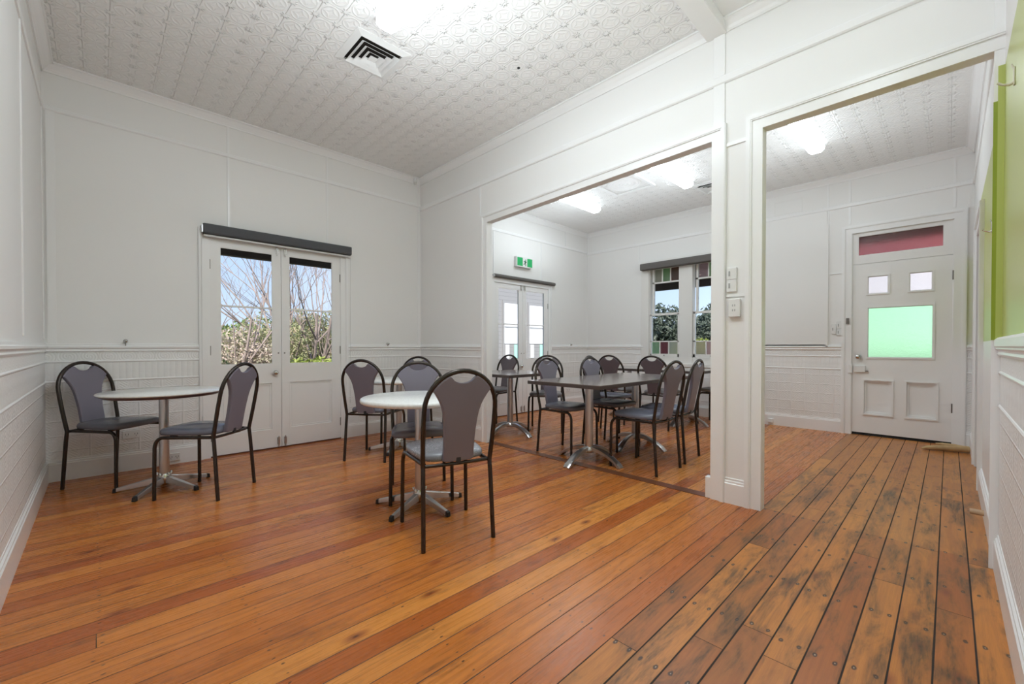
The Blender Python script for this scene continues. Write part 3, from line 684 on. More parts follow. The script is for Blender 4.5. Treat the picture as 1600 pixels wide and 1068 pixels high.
for k, (a, b) in enumerate(((2.985, 3.50), (2.215, 2.775))):
    # upper sash (outside), lower sash (inside)
    ua, ub = a+.012, b-.03
    up = MB(); s = .022; zz0, zz1 = 1.595, 2.36
    WF.box(up, ua, ua+s, zz0, zz1, -.085, -.05); WF.box(up, ub-s-.01, ub, zz0, zz1, -.085, -.05)
    WF.box(up, ua, ub, zz0, zz0+.022, -.085, -.05); WF.box(up, ua, ub, 2.345, zz1, -.085, -.05); WF.box(up, ua, ub, 2.110, 2.134, -.085, -.05)
    w3 = (ub-s-.01-(ua+s))/3
    for q in (1, 2): WF.box(up, ua+s+w3*q-.008, ua+s+w3*q+.008, 2.134, 2.345, -.085, -.05)
    u_ = putw(up, 'upper_sash', M['cream'])
    G = MB(); WF.box(G, ua+.01, ub-.01, 1.60, 2.12, -.070, -.066); G.build('glass_pane', M['glass'], u_)
    cols = (('g_cream', 'g_green', 'g_brown'), ('g_lilac', 'g_green', 'g_cream'))[k]
    for q in range(3):       # q=0 is the leftmost seen from the room (larger y)
        y1 = ub-s-.01-w3*q; G = MB(); WF.box(G, y1-w3+.009, y1-.009, 2.13, 2.35, -.070, -.066)
        o = G.build('coloured_pane', M[cols[q]], u_); o['label'] = {'g_cream': 'cream', 'g_green': 'green', 'g_brown': 'brownish red', 'g_lilac': 'lilac pink'}[cols[q]]+' obscure glass'
    lo = MB(); la, lb = a+.004, b-.004; zz0, zz1 = .90, 1.60
    WF.box(lo, la, la+.030, zz0, zz1, -.045, -.010); WF.box(lo, lb-.030, lb, zz0, zz1, -.045, -.010)
    WF.box(lo, la, lb, zz0, .948, -.045, -.010); WF.box(lo, la, lb, 1.578, zz1+.012, -.045, -.010); WF.box(lo, la, lb, 1.141, 1.160, -.045, -.010)
    w3 = (lb-la-.06)/3
    for q in (1, 2): WF.box(lo, la+.03+w3*q-.008, la+.03+w3*q+.008, .948, 1.141, -.045, -.010)
    l_ = putw(lo, 'lower_sash', M['cream'])
    G = MB(); WF.box(G, la+.025, lb-.025, 1.155, 1.585, -.030, -.026); G.build('glass_pane', M['glass'], l_)
    cols = (('g_mint', 'g_red', 'g_cream'), ('g_pink', 'g_lilac', 'g_mint'))[k]
    for q in range(3):
        y1 = lb-.03-w3*q; G = MB(); WF.box(G, y1-w3+.009, y1-.009, .944, 1.145, -.030, -.026)
        o = G.build('coloured_pane', M[cols[q]], l_); o['label'] = {'g_mint': 'mint green', 'g_red': 'wine red', 'g_cream': 'cream', 'g_pink': 'pale white', 'g_lilac': 'lilac pink'}[cols[q]]+' obscure glass'
    k_ = MB(); WF.box(k_, (a+b)/2-.012, (a+b)/2+.012, .915, .932, -.010, .004); k_.build('sash_lift', M['chrome'], l_)

# ---------------------------------------------------------------- roller blinds
def blind(w, u0, u1, z0, z1, fab, label, bar, d=.075, roll=False):
    mid = (u0+u1)/2; root = empty('roller_blind', w.p(mid, 0, z0)); o_ = Vector(root.location); iv = Matrix.Translation(-o_)
    tag(root, label, 'blind', 'roller blinds over the doors and window')
    def put(mb, nm, mt, bevel=0):
        o = mb.build(nm, mt, root, bevel); o.matrix_parent_inverse = iv; return o
    m = MB(); r = (z1-z0)/2; c = (z0+z1)/2; dc = max(r+.006, .035)
    n = 20; ring = []
    for k in range(n):
        a = 2*math.pi*k/n; ca, sa = math.cos(a), math.sin(a)
        if not roll:   # boxier cassette section
            ca = math.copysign(abs(ca)**.35, ca); sa = math.copysign(abs(sa)**.35, sa)
        ring.append((dc+ca*min(r, dc-.004), c+sa*r))
    m.rings([[w.p(u0, a, b) for a, b in ring], [w.p(u1, a, b) for a, b in ring]], smooth=roll)
    put(m, 'blind_roll', fab)
    if bar:
        m = MB(); w.box(m, u0+.004, u1-.002, z0-.020, z0-.002, dc-.012, dc+.012); put(m, 'bottom_bar', M['plastic'], .003)
    for u, sg in ((u0, -1), (u1, 1)):
        m = MB(); w.box(m, u+sg*.001, u+sg*.012, c-r*.7, c+r*.7, 0, dc+.02); put(m, 'bracket', M['alu'])
    ch = MB(); ux = u0-.004 if w is not W2 else u1+.004
    return put
p = blind(WB, .700, 2.100, 2.125, 2.222, M['blind'], 'charcoal roller blind over the garden double doors in the front room', True)
m = MB(); m.tube([WB.p(.690, .045, 2.12), WB.p(.690, .030, 1.2), WB.p(.693, .030, .40)], .0022, 6); m.tube([WB.p(.694, .030, .41), WB.p(.694, .030, .37)], .008, 8); p(m, 'pull_cord', M['plastic'])
m = MB(); m.tube([WB.p(2.112, .045, 2.12), WB.p(2.112, .030, 1.2), WB.p(2.110, .030, .45)], .0022, 6); m.tube([WB.p(2.110, .030, .45), WB.p(2.110, .030, .41)], .007, 8); p(m, 'pull_cord', M['plastic'])
blind(W2, 4.225, 5.600, 2.100, 2.158, M['blind2'], 'thin grey roller blind under the green exit sign', False, roll=True)
blind(WF, 2.06, 3.610, 2.335, 2.445, M['blind2'], 'grey roller blind over the coloured sash window', False)

# ---------------------------------------------------------------- exit sign
root = empty('exit_sign', (4.87, Y2, 2.33)); tag(root, 'green and white running-man exit sign on the wall above the far double doors', 'sign')
iv = Matrix.Translation((-4.87, -Y2, -2.33))
def pe(mb, nm, mt, bevel=0, par=None):
    o = mb.build(nm, mt, par or root, bevel)
    if par is None: o.matrix_parent_inverse = iv
    return o
ex0, ex1, ez0, ez1 = 4.665, 5.035, 2.325, 2.480
m = MB(); W2.box(m, ex0, ex1, ez0, ez1, 0, .050); W2.box(m, ex0, ex1, ez0-.005, ez1+.005, .050, .058); pe(m, 'housing', M['plastic'], .004)
m = MB(); W2.box(m, ex0+.016, ex0+.135, ez0+.012, ez1-.012, .058, .0595); pe(m, 'green_panel', M['green_sign']); m = MB(); W2.box(m, ex1-.130, ex1-.016, ez0+.012, ez1-.012, .058, .0595); pe(m, 'green_panel', M['green_sign'])
cx, cz, k = (ex0+ex1)/2+.002, (ez0+ez1)/2, .85
fig = MB(); dd = .0585
def limb(*pts, r=.007):
    fig.tube([W2.p(cx+a*k, dd, cz+b*k) for a, b in pts], r*k, 6)
limb((.012, .020), (.002, -.018), r=.013); limb((.012, .020), (-.014, .024), (-.026, .006)); limb((.014, .020), (.028, .004), (.040, .010))
limb((.002, -.018), (.016, -.036), (.020, -.066)); limb((.000, -.016), (-.014, -.034), (-.036, -.038))
fig.lathe([(.001, -.001), (.011*k, -.001), (.011*k, .0015), (.001, .0015)], W2.p(cx+.020*k, dd, cz+.044*k), 12, 'y'); pe(fig, 'running_figure', simple('pictogram_green', (.01, .12, .05), .5))

# ---------------------------------------------------------------- small wall fittings
def plate(w, u0, u1, z0, z1, d, name, label, cat, detail=None, group=None):
    o_ = Vector(w.p((u0+u1)/2, 0, z0)); root = empty(name, o_); iv = Matrix.Translation(-o_); tag(root, label, cat, group)
    m = MB(); w.box(m, u0, u1, z0, z1, 0, d); o = m.build('plate', M['plastic'], root, .003); o.matrix_parent_inverse = iv
    for (nm, mt, boxes) in (detail or []):
        m = MB()
        for (a, b, c, e, f) in boxes:
            w.box(m := MB(), a, b, c, e, d-.001, d+f); o = m.build(nm, mt, root); o.matrix_parent_inverse = iv
    return root
def sw(w, u0, u1, z0, z1, lab, g):
    um = u0+(u1-u0)*.70; zc = (z0+z1)/2
    return plate(w, u0, u1, z0, z1, .016, 'light_switch', lab, 'switch', [('rocker', M['plastic_grey'], [(um-.005, um+.005, zc-.017, zc+.017, .003)])], g)
sw(WP, .998, 1.062, 1.523, 1.602, 'upper of the two curved white light switches on the pier', 'light switches on the pier')
sw(WP, .998, 1.062, 1.440, 1.521, 'lower of the two curved white light switches on the pier', 'light switches on the pier')
def sock(w, u0, u1, z0, z1, lab, name='power_outlet', d=.012, g=None):
    uc, zc = (u0+u1)/2, (z0+z1)/2; wd = u1-u0; bx = []
    for q in ((-.25, .25) if wd > .09 else (0,)):
        c = uc+q*wd
        bx += [(c-.010, c-.007, zc-.004, zc+.010, .001), (c+.007, c+.010, zc-.004, zc+.010, .001), (c-.0015, c+.0015, zc-.016, zc-.006, .001)]
    return plate(w, u0, u1, z0, z1, d, name, lab, 'outlet', [('slot', M['black'], bx)], g)
r_ = plate(WP, .972, 1.045, 1.268, 1.388, .030, 'data_outlet', 'square white data outlet box below the light switches on the pier', 'outlet',
           [('slot', M['plastic_grey'], [(1.000, 1.006, 1.338, 1.352, .001), (1.014, 1.020, 1.338, 1.352, .001), (1.000, 1.006, 1.306, 1.320, .001), (1.014, 1.020, 1.306, 1.320, .001)])])
sock(WB, .131, .250, .275, .345, 'double white power outlet behind the corner chair')
sock(WB, .43, .52, .030, .100, 'small white outlet on the skirting behind the corner table', d=.032)
sock(W2, 5.96, 6.07, .26, .33, 'white power outlet on the far room wall beneath the dado')
plate(WF, 1.66, 1.72, .03, .085, .045, 'skirting_outlet', 'small white block outlet on the far hall skirting', 'outlet')
sw(WF, .985, 1.030, 1.225, 1.345, 'tall narrow white switch left of the front door', 'light switches by the front door')
sw(WF, .920, .978, 1.290, 1.375, 'upper square switch beside the front door', 'light switches by the front door')
sw(WF, .920, .978, 1.205, 1.288, 'lower square switch beside the front door', 'light switches by the front door')
m = MB(); WF.box(m, .853, .883, 1.345, 1.415, .026, .034); WF.box(m, .860, .876, 1.365, 1.395, .034, .037); o = m.build('door_bell_button', M['brass']); tag(o, 'small dark brown button plate on the front door casing', 'button')

def peg(w, u, z, lab, dr=.05):
    c = Vector(w.p(u, .012, z)); root = empty('cord_hook', c); tag(root, lab, 'hook')
    m = MB(); ax = w.ax; sg = w.sg
    m.lathe([(r_, h*sg) for r_, h in ((.016, -.012), (.016, -.006), (.006, -.002), (.006, .012), (.014, .016), (.014, .024), (.003, .028))], (0, 0, 0), 16, ax); m.build('knob', M['chrome'], root)
    m = MB(); m.tube([(0, 0, -.005), w_off(w, .004, -.03), w_off(w, .002, -dr)], .003, 6); m.build('wire_loop', M['brass'], root)
def w_off(w, d, z): return (0, w.sg*d, z) if w.ax == 'y' else (w.sg*d, 0, z)
peg(WB, .158, 1.115, 'round metal hook on the dado rail above the corner table')
peg(WB, 2.595, 1.10, 'round metal hook on the dado rail right of the garden doors')
peg(W2, 6.085, 1.10, 'little round hook on the far room dado rail')

def coat_hook(x, z, s, lab, mt):
    root = empty('coat_hook', (x, YR, z)); tag(root, lab, 'hook')
    m = MB(); m.box(-.010*s, .010*s, 0, .006, -.065*s, .055*s); m.build('back_plate', mt, root, .003)
    m = MB(); m.tube([(0, .004, -.045*s), (0, .025*s, -.052*s), (0, .055*s, -.040*s), (0, .075*s, -.020*s)], [.009*s, .008*s, .007*s, .007*s], 10)
    m.build('hook_arm', mt, root); MB().tube([(0, .004, .045*s), (0, .010, .075*s)], [.006*s, .004*s], 8).build('upper_tip', mt, root)
coat_hook(2.61, 2.145, .62, 'cream metal coat hook high on the green wall nearest the camera', simple('cream_enamel', (.66, .62, .50), .35))
coat_hook(3.80, 1.78, .55, 'small steel coat hook on the narrow green wall beyond the partition', M['chrome'])
# alarm sensor in the corner
root = empty('motion_sensor', (2.975, YB-.012, 3.235)); tag(root, 'small white motion sensor in the ceiling corner', 'sensor')
MB().lathe([(.016, .040), (.022, .030), (.022, -.010), (.018, -.018)], (0, -.035, 0), 16).build('sensor_head', M['plastic'], root)
MB().tube([(0, .012, .02), (0, -.025, .01)], .008, 8).build('mount_arm', M['plastic'], root)
MB().lathe([(.019, -.018), (.016, -.045), (.004, -.050)], (0, -.035, 0), 16).build('lens', simple('milky_lens', (.75, .75, .72), .2), root)
# dark hole in the ceiling
tag(MB().lathe([(.012, 0), (.012, .003), (.001, .003)], (2.401, 2.398, ZC-.003), 14).build('ceiling_plug', M['black']), 'tiny black plug in the pressed metal ceiling', 'plug')
# dowel door stop by the right skirting and driftwood by the front door
root = empty('door_stop', (3.85, YR+.020, .055)); tag(root, 'pale timber dowel door stop sticking out of the right skirting', 'door stop')
MB().tube([(0, 0, 0), (0, .060, 0)], .017, 14).build('dowel', M['timber'], root)
root = empty('driftwood', (6.20, .02, 0)); tag(root, 'pale forked driftwood branch on the floor beside the front door', 'branch')
MB().tube([(-.10, .17, .018), (-.08, .13, .026), (-.04, .06, .030), (-.02, -.02, .034), (.02, -.10, .036), (.04, -.165, .036)], [.010, .022, .027, .030, .034, .032], 12).build('branch', M['drift'], root)
MB().tube([(.03, -.14, .046), (.14, -.06, .040), (.24, .03, .026), (.27, .07, .020)], [.022, .020, .017, .010], 10).build('side_branch', M['drift'], root)

# ---------------------------------------------------------------- ceiling fittings
def batten_light(c, L, along, zc, label, lm='lamp', uplight=5.0, drop=.9, h=.075, wd=.15):
    root = empty('ceiling_light', (c[0], c[1], zc), 0 if along == 'x' else R(90)); tag(root, label, 'ceiling light', 'fluorescent batten lights')
    m = MB(); m.box(-L/2, L/2, -wd*.36, wd*.36, -.030, 0); m.build('body', M['plastic'], root, .002)
    sec = [(-wd/2, -.022), (-wd/2+.006, -h*.72), (-wd*.30, -h), (wd*.30, -h), (wd/2-.006, -h*.72), (wd/2, -.022)]
    rg = []
    for x, s_ in ((-L/2, .80), (-L/2+.02, .96), (-L/2+.045, 1), (L/2-.045, 1), (L/2-.02, .96), (L/2, .80)):
        rg.append([(x, a*s_, b*(s_ if b < -.03 else 1)) for a, b in sec])
    m = MB(); m.rings(rg, smooth=False); o = m.build('diffuser', M[lm], root); o.data.materials.append(M['lamp_side'])
    for p_ in o.data.polygons:       # prismatic sides glow far less than the face
        if p_.normal.z > -.75: p_.material_index = 1
    for a in (-L/2-.006, L/2-.004): MB().box(a, a+.010, -wd*.42, wd*.42, -.05, 0).build('end_cap', M['plastic'], root, .002)
    if uplight:      # added unseen panel facing up to brighten the ceiling, apart from the tubes
        l = bpy.data.lights.new('fill_uplight', 'AREA'); l.shape = 'RECTANGLE'; l.size = L*1.1; l.size_y = 1.2; l.energy = uplight; l.color = (.84, .94, 1)
        o = bpy.data.objects.new('fill_uplight', l); C.objects.link(o); o.parent = root; o.location = (0, 0, -drop); o.rotation_euler = (R(180), 0, 0)
batten_light((1.405, 1.965), 1.46, 'y', ZC, 'lit fluorescent batten on the front room ceiling beside the square vent', 'lamp2', 13, 1.1)
batten_light((1.35, .45), 1.46, 'x', ZC, 'added unseen batten light above the camera, brightening the front room', 'lamp_added', 5)  # extra lamp out of view, added to lift the front room's light
batten_light((4.83, 3.74), 1.22, 'x', ZC2, 'lit fluorescent batten in the far room nearest the exit sign')
batten_light((4.83, 2.345), 1.22, 'x', ZC2, 'lit fluorescent batten in the far room next to its ceiling vent')
batten_light((4.83, .985), 1.22, 'x', ZC2, 'lit fluorescent batten on the hall ceiling near the front door')
def vent(c, s, zc, label):
    root = empty('ceiling_vent', (c[0], c[1], zc)); tag(root, label, 'vent', 'square ceiling vents'); h = s/2
    def sq(m, r0, z0, r1, z1, th=.003):
        for sx, sy in ((1, 0), (0, 1), (-1, 0), (0, -1)):
            def P(r_, t_, z): return (r_*sx-t_*sy, r_*sy+t_*sx, z)
            m.hexa([P(r0, -r0, z0), P(r0, r0, z0), P(r1, r1, z1), P(r1, -r1, z1), P(r0, -r0, z0+th), P(r0, r0, z0+th), P(r1, r1, z1+th), P(r1, -r1, z1+th)])
    m = MB(); sq(m, h, -.004, h-.05, -.016, .004); m.build('frame', M['plastic'], root)
    MB().box(-h+.05, h-.05, -h+.05, h-.05, -.0015, -.0005).build('duct', simple('dark_duct', (.02, .014, .010), .9), root)
    r0 = h-.062
    for k in range(4):
        m = MB(); sq(m, r0, -.034, r0-.030, -.010, .002) if k < 3 else m.box(-r0, r0, -r0, r0, -.030, -.026)
        m.build('louvre' if k < 3 else 'centre_plate', M['plastic'], root); r0 -= .040
vent((1.503, 3.07), .42, ZC, 'square white air vent on the front room ceiling')
vent((5.78, 2.155), .42, ZC2, 'square white air vent on the far room ceiling')
# raised plaster rose panel
root = empty('ceiling_rose', (4.88, 2.95, ZC2)); tag(root, 'square raised ceiling panel with a round rosette in the far room', 'ceiling rose')
m = MB()
for a, b, c, d in ((-.29, .29, .25, .29), (-.29, .29, -.29, -.25), (-.29, -.25, -.25, .25), (.25, .29, -.25, .25)): m.box(a, b, c, d, -.022, 0)
m.build('frame', M['trim'], root, .004)
m = MB(); pr = []
for i in range(26): pr.append((.205-i*.008, -.004-.006*(1+math.cos(i*1.15))))
m.lathe([(.215, 0)]+pr, n=40); m.build('rosette', M['trim'], root)

# ---------------------------------------------------------------- chairs
def arc_pts(c, a0, a1, n, f): return [f(c, a0+(a1-a0)*i/n) for i in range(n+1)]
def hoop_y(z): return -.197-.190*(z-.44)
def hoop_x(z): return .193 if z < .44 else (.193+.007*min(1, (z-.44)/.2) if z < .735 else .20*math.sqrt(max(0, 1-((z-.735)/.206)**2)))
CH = {}
def make_chair(kind):
    sm, bm_ = (M['seatv'], M['back']) if kind == 'slate' else (M['seatb'], M['backb'])
    root = empty('dining_chair')
    # seat cushion: rounded trapezoid, crowned
    def outline(s, z, fy=0):
        pts = []
        for i in range(44):
            a = 2*math.pi*i/44; ca, sa = math.cos(a), math.sin(a)
            x = math.copysign(abs(ca)**.42, ca); y = math.copysign(abs(sa)**.42, sa)
            hw = .198+.010*y-.012*(y < -.3)*abs(y)
            pts.append((x*(hw-(1-s)*.2), .016+y*(.208-(1-s)*.2), z+.004*fy*(1-x*x)))
        return pts
    m = MB(); m.rings([outline(.93, .447), outline(.985, .450), outline(1, .462), outline(.995, .476), outline(.96, .486, 1), outline(.80, .491, 1.6), outline(.50, .495, 2), outline(.12, .497, 2)])
    m.build('seat', sm, root)
    # back hoop
    path = [(-.191, -.196, .430), (-.193, hoop_y(.46), .46), (-.197, hoop_y(.55), .55), (-.20, hoop_y(.64), .64)]
    for i in range(21):
        a = math.pi-math.pi*i/20; z = .735+.206*math.sin(a); path.append((.20*math.cos(a), hoop_y(z), z))
    path += [(.20, hoop_y(.64), .64), (.197, hoop_y(.55), .55), (.193, hoop_y(.46), .46), (.191, -.196, .430)]
    MB().tube(path, .0130, 12).build('back_frame', M['frame'], root)
    # backrest pad
    L = [(.070, .448), (.086, .456), (.086, .50), (.086, .56), (.087, .60), (.090, .64), (.094, .68), (.100, .72), (.110, .755), (.124, .785), (.142, .815), (.160, .840)]
    top = []
    for a in (36, 42, 48, 54, 60, 66): top.append((.190*math.cos(R(a)), .735+.196*math.sin(R(a))))
    dip = [(.070, .909), (.056, .894), (.038, .884), (.019, .879), (0, .877)]
    half = L+top+dip; out = half+[(-x, z) for x, z in reversed(half[:-1])]
    cx0, cz0 = 0, .68
    def ring(s, off):
        r_ = []
        for x, z in out:
            xx = x*(1-(1-s)*.12/max(.1, abs(x)+.02)) if abs(x) > .02 else x*s
            zz = z+(cz0-z)*(1-s)*.25
            crown = 0
            r_.append((xx, hoop_y(zz)+off+(crown if off > .01 else 0), zz))
        return r_
    m = MB(); m.rings([ring(.93, -.015), ring(1, -.011), ring(1, .010), ring(.93, .015)], smooth=False, close=False)
    for rr in (ring(.93, -.015), ring(.93, .015)): m.add(rr, [tuple(range(len(rr)))])
    o = m.build('backrest', bm_, root, merge=True)
    m = MB(); m.box(-.013, .013, -.218, -.205, .438, .470); c_ = m.build('backrest_clip', M['black'], o, .002)
    # frame under the seat
    m = MB(); m.tube([(-.185, -.188, .433)]+[(x, -.188-.012*(1-(x/.185)**2), .433) for x in (-.13, -.07, 0, .07, .13)]+[(.185, -.188, .433)], .0095, 10)
    m.build('rear_rail', M['frame'], root)
    MB().tube([(-.176, .12, .438), (.176, .12, .438)], .008, 8).build('front_rail', M['frame'], root)
    for s in (-1, 1): MB().tube([(s*.191, -.196, .432), (s*.176, -.160, .434)], .010, 8).build('rail_joint', M['frame'], root)
    for s in (-1, 1):
        MB().tube([(s*.199, -.231, 0), (s*.197, -.222, .12), (s*.193, -.204, .36), (s*.191, -.197, .432)], .0125, 12).build('leg', M['frame'], root)
        pth = [(s*.207, .213, 0), (s*.205, .212, .20), (s*.203, .211, .36)]
        for i in range(1, 7):
            a = R(90*i/6); pth.append((s*(.203-.004*i/6), .211-.055*(1-math.cos(a)), .36+.074*math.sin(a)))
        pth += [(s*.188, .02, .434), (s*.176, -.165, .434)]
        MB().tube(pth, .0120, 12).build('leg', M['frame'], root)
    return root
chairs = [  # x, y, facing deg, kind, label, group
    (.092, 4.568, -48.5, 'slate', 'slate vinyl chair in the left corner behind the round table', 'chairs round the corner table'),
    (.559, 3.824, 134.4, 'slate', 'chair with its back to the camera on the right of the corner round table', 'chairs round the corner table'),
    (1.452, 2.053, 73.2, 'slate', 'nearest chair of all, seen from behind, its silvery seat worn and speckled', 'chairs round the middle table'),
    (1.674, 2.688, 241.1, 'slate', 'chair facing the camera from behind the near round table', 'chairs round the middle table'),
    (1.932, 3.904, 37.5, 'slate', 'chair right of the garden doors, its back turned, at the hidden third round table', 'chairs round the third round table'),
    (2.473, 4.23, 214.3, 'slate', 'chair in the corner mostly hidden behind the near tables, only its hoop top showing', 'chairs round the third round table'),
    (3.396, 2.69, -90.6, 'slate', 'blue-seated chair at the near left of the long brown table', 'chairs along the long table'),
    (3.947, 2.53, -92.2, 'slate', 'second chair on the exit sign side of the long table, beyond the near left one', 'chairs along the long table'),
    (3.475, 1.884, 87.3, 'slate', 'chair nearest the pier with its back to the camera at the long table', 'chairs along the long table'),
    (3.980, 1.91, 95.0, 'slate', 'chair right beside the pier edge, behind the one nearest the pier', 'chairs along the long table'),
    (3.989, 4.435, 185.0, 'brown', 'small distant chair in front of the far double doors', 'chairs round the square table by the far doors'),
    (4.100, 3.595, 217.8, 'brown', 'brown-seated chair right of the square table by the far doors', 'chairs round the square table by the far doors'),
    (5.315, 3.278, 3.4, 'brown', 'plum-backed chair facing the window wall, left one of two', 'chairs at the window tables'),
    (5.348, 2.665, 3.0, 'brown', 'plum-backed chair facing the coloured window, right one of two', 'chairs at the window tables'),
    (6.13, 2.20, 90.0, 'brown', 'chair at the end of the window tables, cut off by the pier edge', 'chairs at the window tables'),
    (4.50, 2.90, -83.0, 'slate', 'chair whose hoop shows just behind the second long table chair', 'chairs along the long table'),
]
proto = {}
def worn():
    m, t, b = mat('worn_silvery_vinyl'); n = t.noise(t.coord(), 150, 2, .6); n2 = t.noise(t.coord(), 9, 3, .6)
    f = t.m('MULTIPLY', t.ramp(n, [(.50, 0), (.62, 1)]), t.ramp(n2, [(.35, 0), (.60, 1)]))
    t.l.new(t.mix(f, (.22, .225, .25), (.50, .50, .52)), b.inputs['Base Color']); b.inputs['Roughness'].default_value = .24
    bn = t.new('ShaderNodeBump', {'Height': n, 'Strength': .35, 'Distance': .0015}); t.l.new(bn.outputs[0], b.inputs['Normal']); return m
for x, y, a, kind, lab, grp in chairs:
    if kind not in proto: proto[kind] = o = make_chair(kind)
    else: o = copy_tree(proto[kind])
    o.location = (x, y, 0.001); o.rotation_euler = (0, 0, R(a-90)); tag(o, lab, 'chair', grp)
    if lab.startswith('nearest'):
        for ch in o.children:
            if ch.name.startswith('seat'): ch.data = ch.data.copy(); ch.data.materials[0] = worn(); ch['label'] = 'worn silvery grey seat'

# ---------------------------------------------------------------- round tables
def round_table(x, y, phase, label, edge):
    root = empty('round_table', (x, y, 0)); tag(root, label, 'table', 'round white pedestal tables'); r = .38; H = .735
    if edge == 'white':
        m = MB(); m.lathe([(.02, H-.034), (r-.014, H-.034), (r-.004, H-.028), (r, H-.017), (r-.004, H-.005), (r-.014, H), (.02, H)], n=72)
        m.build('tabletop', M['marble'], root)
    else:
        m = MB(); m.lathe([(.02, H-.012), (r-.004, H-.012), (r, H-.006), (r-.004, H), (.02, H)], n=72); t_ = m.build('tabletop', M['marble'], root)
        m = MB(); m.lathe([(.02, H-.034), (r-.040, H-.034), (r-.006, H-.0125), (.02, H-.0125)], n=72); e_ = m.build('edge', M['brown_edge'], t_); e_['label'] = 'maroon brown bevelled underside'
    m = MB(); m.lathe([(.040, H-.06), (.040, H-.034), (.10, H-.034)], n=24); m.lathe([(.031, .09), (.031, H-.055)], n=28); m.build('column', M['alu'], root)
    m = MB(); m.lathe([(.020, .028), (.042, .03), (.044, .085), (.036, .105), (.033, .112)], n=28)
    for k in range(5):
        a = R(phase+72*k); m.lathe([(.002, .122), (.007, .120), (.007, .100)], (math.cos(a)*.043, math.sin(a)*.043, 0), 8)
    m.build('hub', M['chrome'], root)
    for k in range(5):
        a = R(phase+72*k); ca, sa = math.cos(a), math.sin(a)
        def P(r_, t_, z): return (r_*ca-t_*sa, r_*sa+t_*ca, z)
        m = MB()
        m.hexa([P(.034, -.021, .042), P(.285, -.013, .008), P(.285, .013, .008), P(.034, .021, .042), P(.034, -.017, .092), P(.285, -.010, .034), P(.285, .010, .034), P(.034, .017, .092)])
        arm = m.build('arm', M['alu'], root, .003)
        m = MB(); m.hexa([P(.282, -.015, .001), P(.305, -.013, .001), P(.305, .013, .001), P(.282, .015, .001), P(.282, -.014, .036), P(.303, -.010, .030), P(.303, .010, .030), P(.282, .014, .036)])
        m.build('foot_cap', M['black'], arm, .003)
round_table(.344, 4.135, 15.7, 'round white pedestal table with a brown edge in the left corner', 'brown')
round_table(1.540, 2.480, 58.6, 'round white pedestal table nearest the camera', 'white')
round_table(2.230, 3.990, 2.5, 'round white table half hidden behind the near chairs', 'white')

# ---------------------------------------------------------------- square tables
def square_table(x, y, w, d, label, group):
    root = empty('square_table', (x, y, 0)); tag(root, label, 'table', group); H = .755
    t_ = MB().box(-w/2+.001, w/2-.001, -d/2+.001, d/2-.001, H-.004, H).build('tabletop', M['walnut'], root)
    MB().box(-w/2, w/2, -d/2, d/2, H-.034, H-.0042).build('edge', M['walnut_edge'], t_, .003)
    m = MB(); m.lathe([(.060, H-.045), (.060, H-.034), (.13, H-.034)], n=24); m.lathe([(.037, .125), (.037, H-.04)], n=32); m.build('column', M['alu'], root)
    m = MB(); m.lathe([(.030, .085), (.050, .088), (.050, .118), (.042, .130), (.038, .138)], n=28); m.build('hub', M['alu'], root)
    for k in range(4):
        a = R(90*k); ca, sa = math.cos(a), math.sin(a); rg = []
        for i in range(13):
            t = i/12; r_ = .030+.310*t; zt = .128*math.cos(t*math.pi/2)**.80+.016; zb = max(.001, zt-.026-.016*(1-t)) if t < .97 else .001
            if t > .85: zb = max(.001, zb*(1-(t-.85)/.12))
            hw = .020+.016*t
            if i == 12: r_ += .004; zt = .012; zb = .001; hw = .030
            c = lambda r2, t2, z: (r2*ca-t2*sa, r2*sa+t2*ca, z)
            rg.append([c(r_, -hw, zb), c(r_, hw, zb), c(r_, hw, zt-.006), c(r_, hw*.55, zt), c(r_, -hw*.55, zt), c(r_, -hw, zt-.006)])
        MB().rings(rg, smooth=False).build('arm', M['alu'], root)
gl = 'square tables pushed together into the long table'
square_table(3.270, 2.335, .83, .80, 'near half of the long brown table, its curved metal base in the foreground', gl)
square_table(4.105, 2.335, .83, .80, 'far half of the long brown table, the end reaching towards the window', gl)
square_table(3.600, 3.740, .80, .80, 'brown square table by the far double doors, cut off by the opening frame', 'single brown square tables')
gw = 'square tables along the coloured window wall'
square_table(5.780, 3.390, .80, .80, 'brown table by the window wall, the one further left', gw)
square_table(5.780, 2.560, .80, .80, 'brown table directly under the coloured window, its base half behind the chairs', gw)

# ---------------------------------------------------------------- outside
MB().box(-30, 45, YB+.14, 60, -.45, -.40).build('ground', M['grass'], kind=ST)
MB().box(XF+.12, 60, -30, YB+.14, -.45, -.40).build('ground', M['grass'], kind=ST)
# verandah roof edges
MB().box(-2, 4.2, YB+.13, 6.6, 2.62, 2.70).build('verandah_roof', M['eave'], kind=ST)
MB().box(-2, 4.2, 6.5, 6.6, 2.25, 2.62).build('verandah_beam', M['eave'], kind=ST)
MB().box(-2, 4.2, YB+.13, 6.6, -.40, -.05).build('verandah_deck', M['eave'], kind=ST)
MB().box(XF+.12, 8.4, -2, 5.2, 2.62, 2.70).build('verandah_roof', M['eave'], kind=ST)
MB().box(8.3, 8.4, 1.9, 7.2, 2.225, 2.62).build('verandah_beam', M['eave'], kind=ST)
MB().box(XF+.12, 8.4, -2, 5.2, -.40, -.05).build('verandah_deck', simple('pale_concrete', (.62, .60, .57), .8), kind=ST)  # unseen deck, made pale to throw light up into the door glass
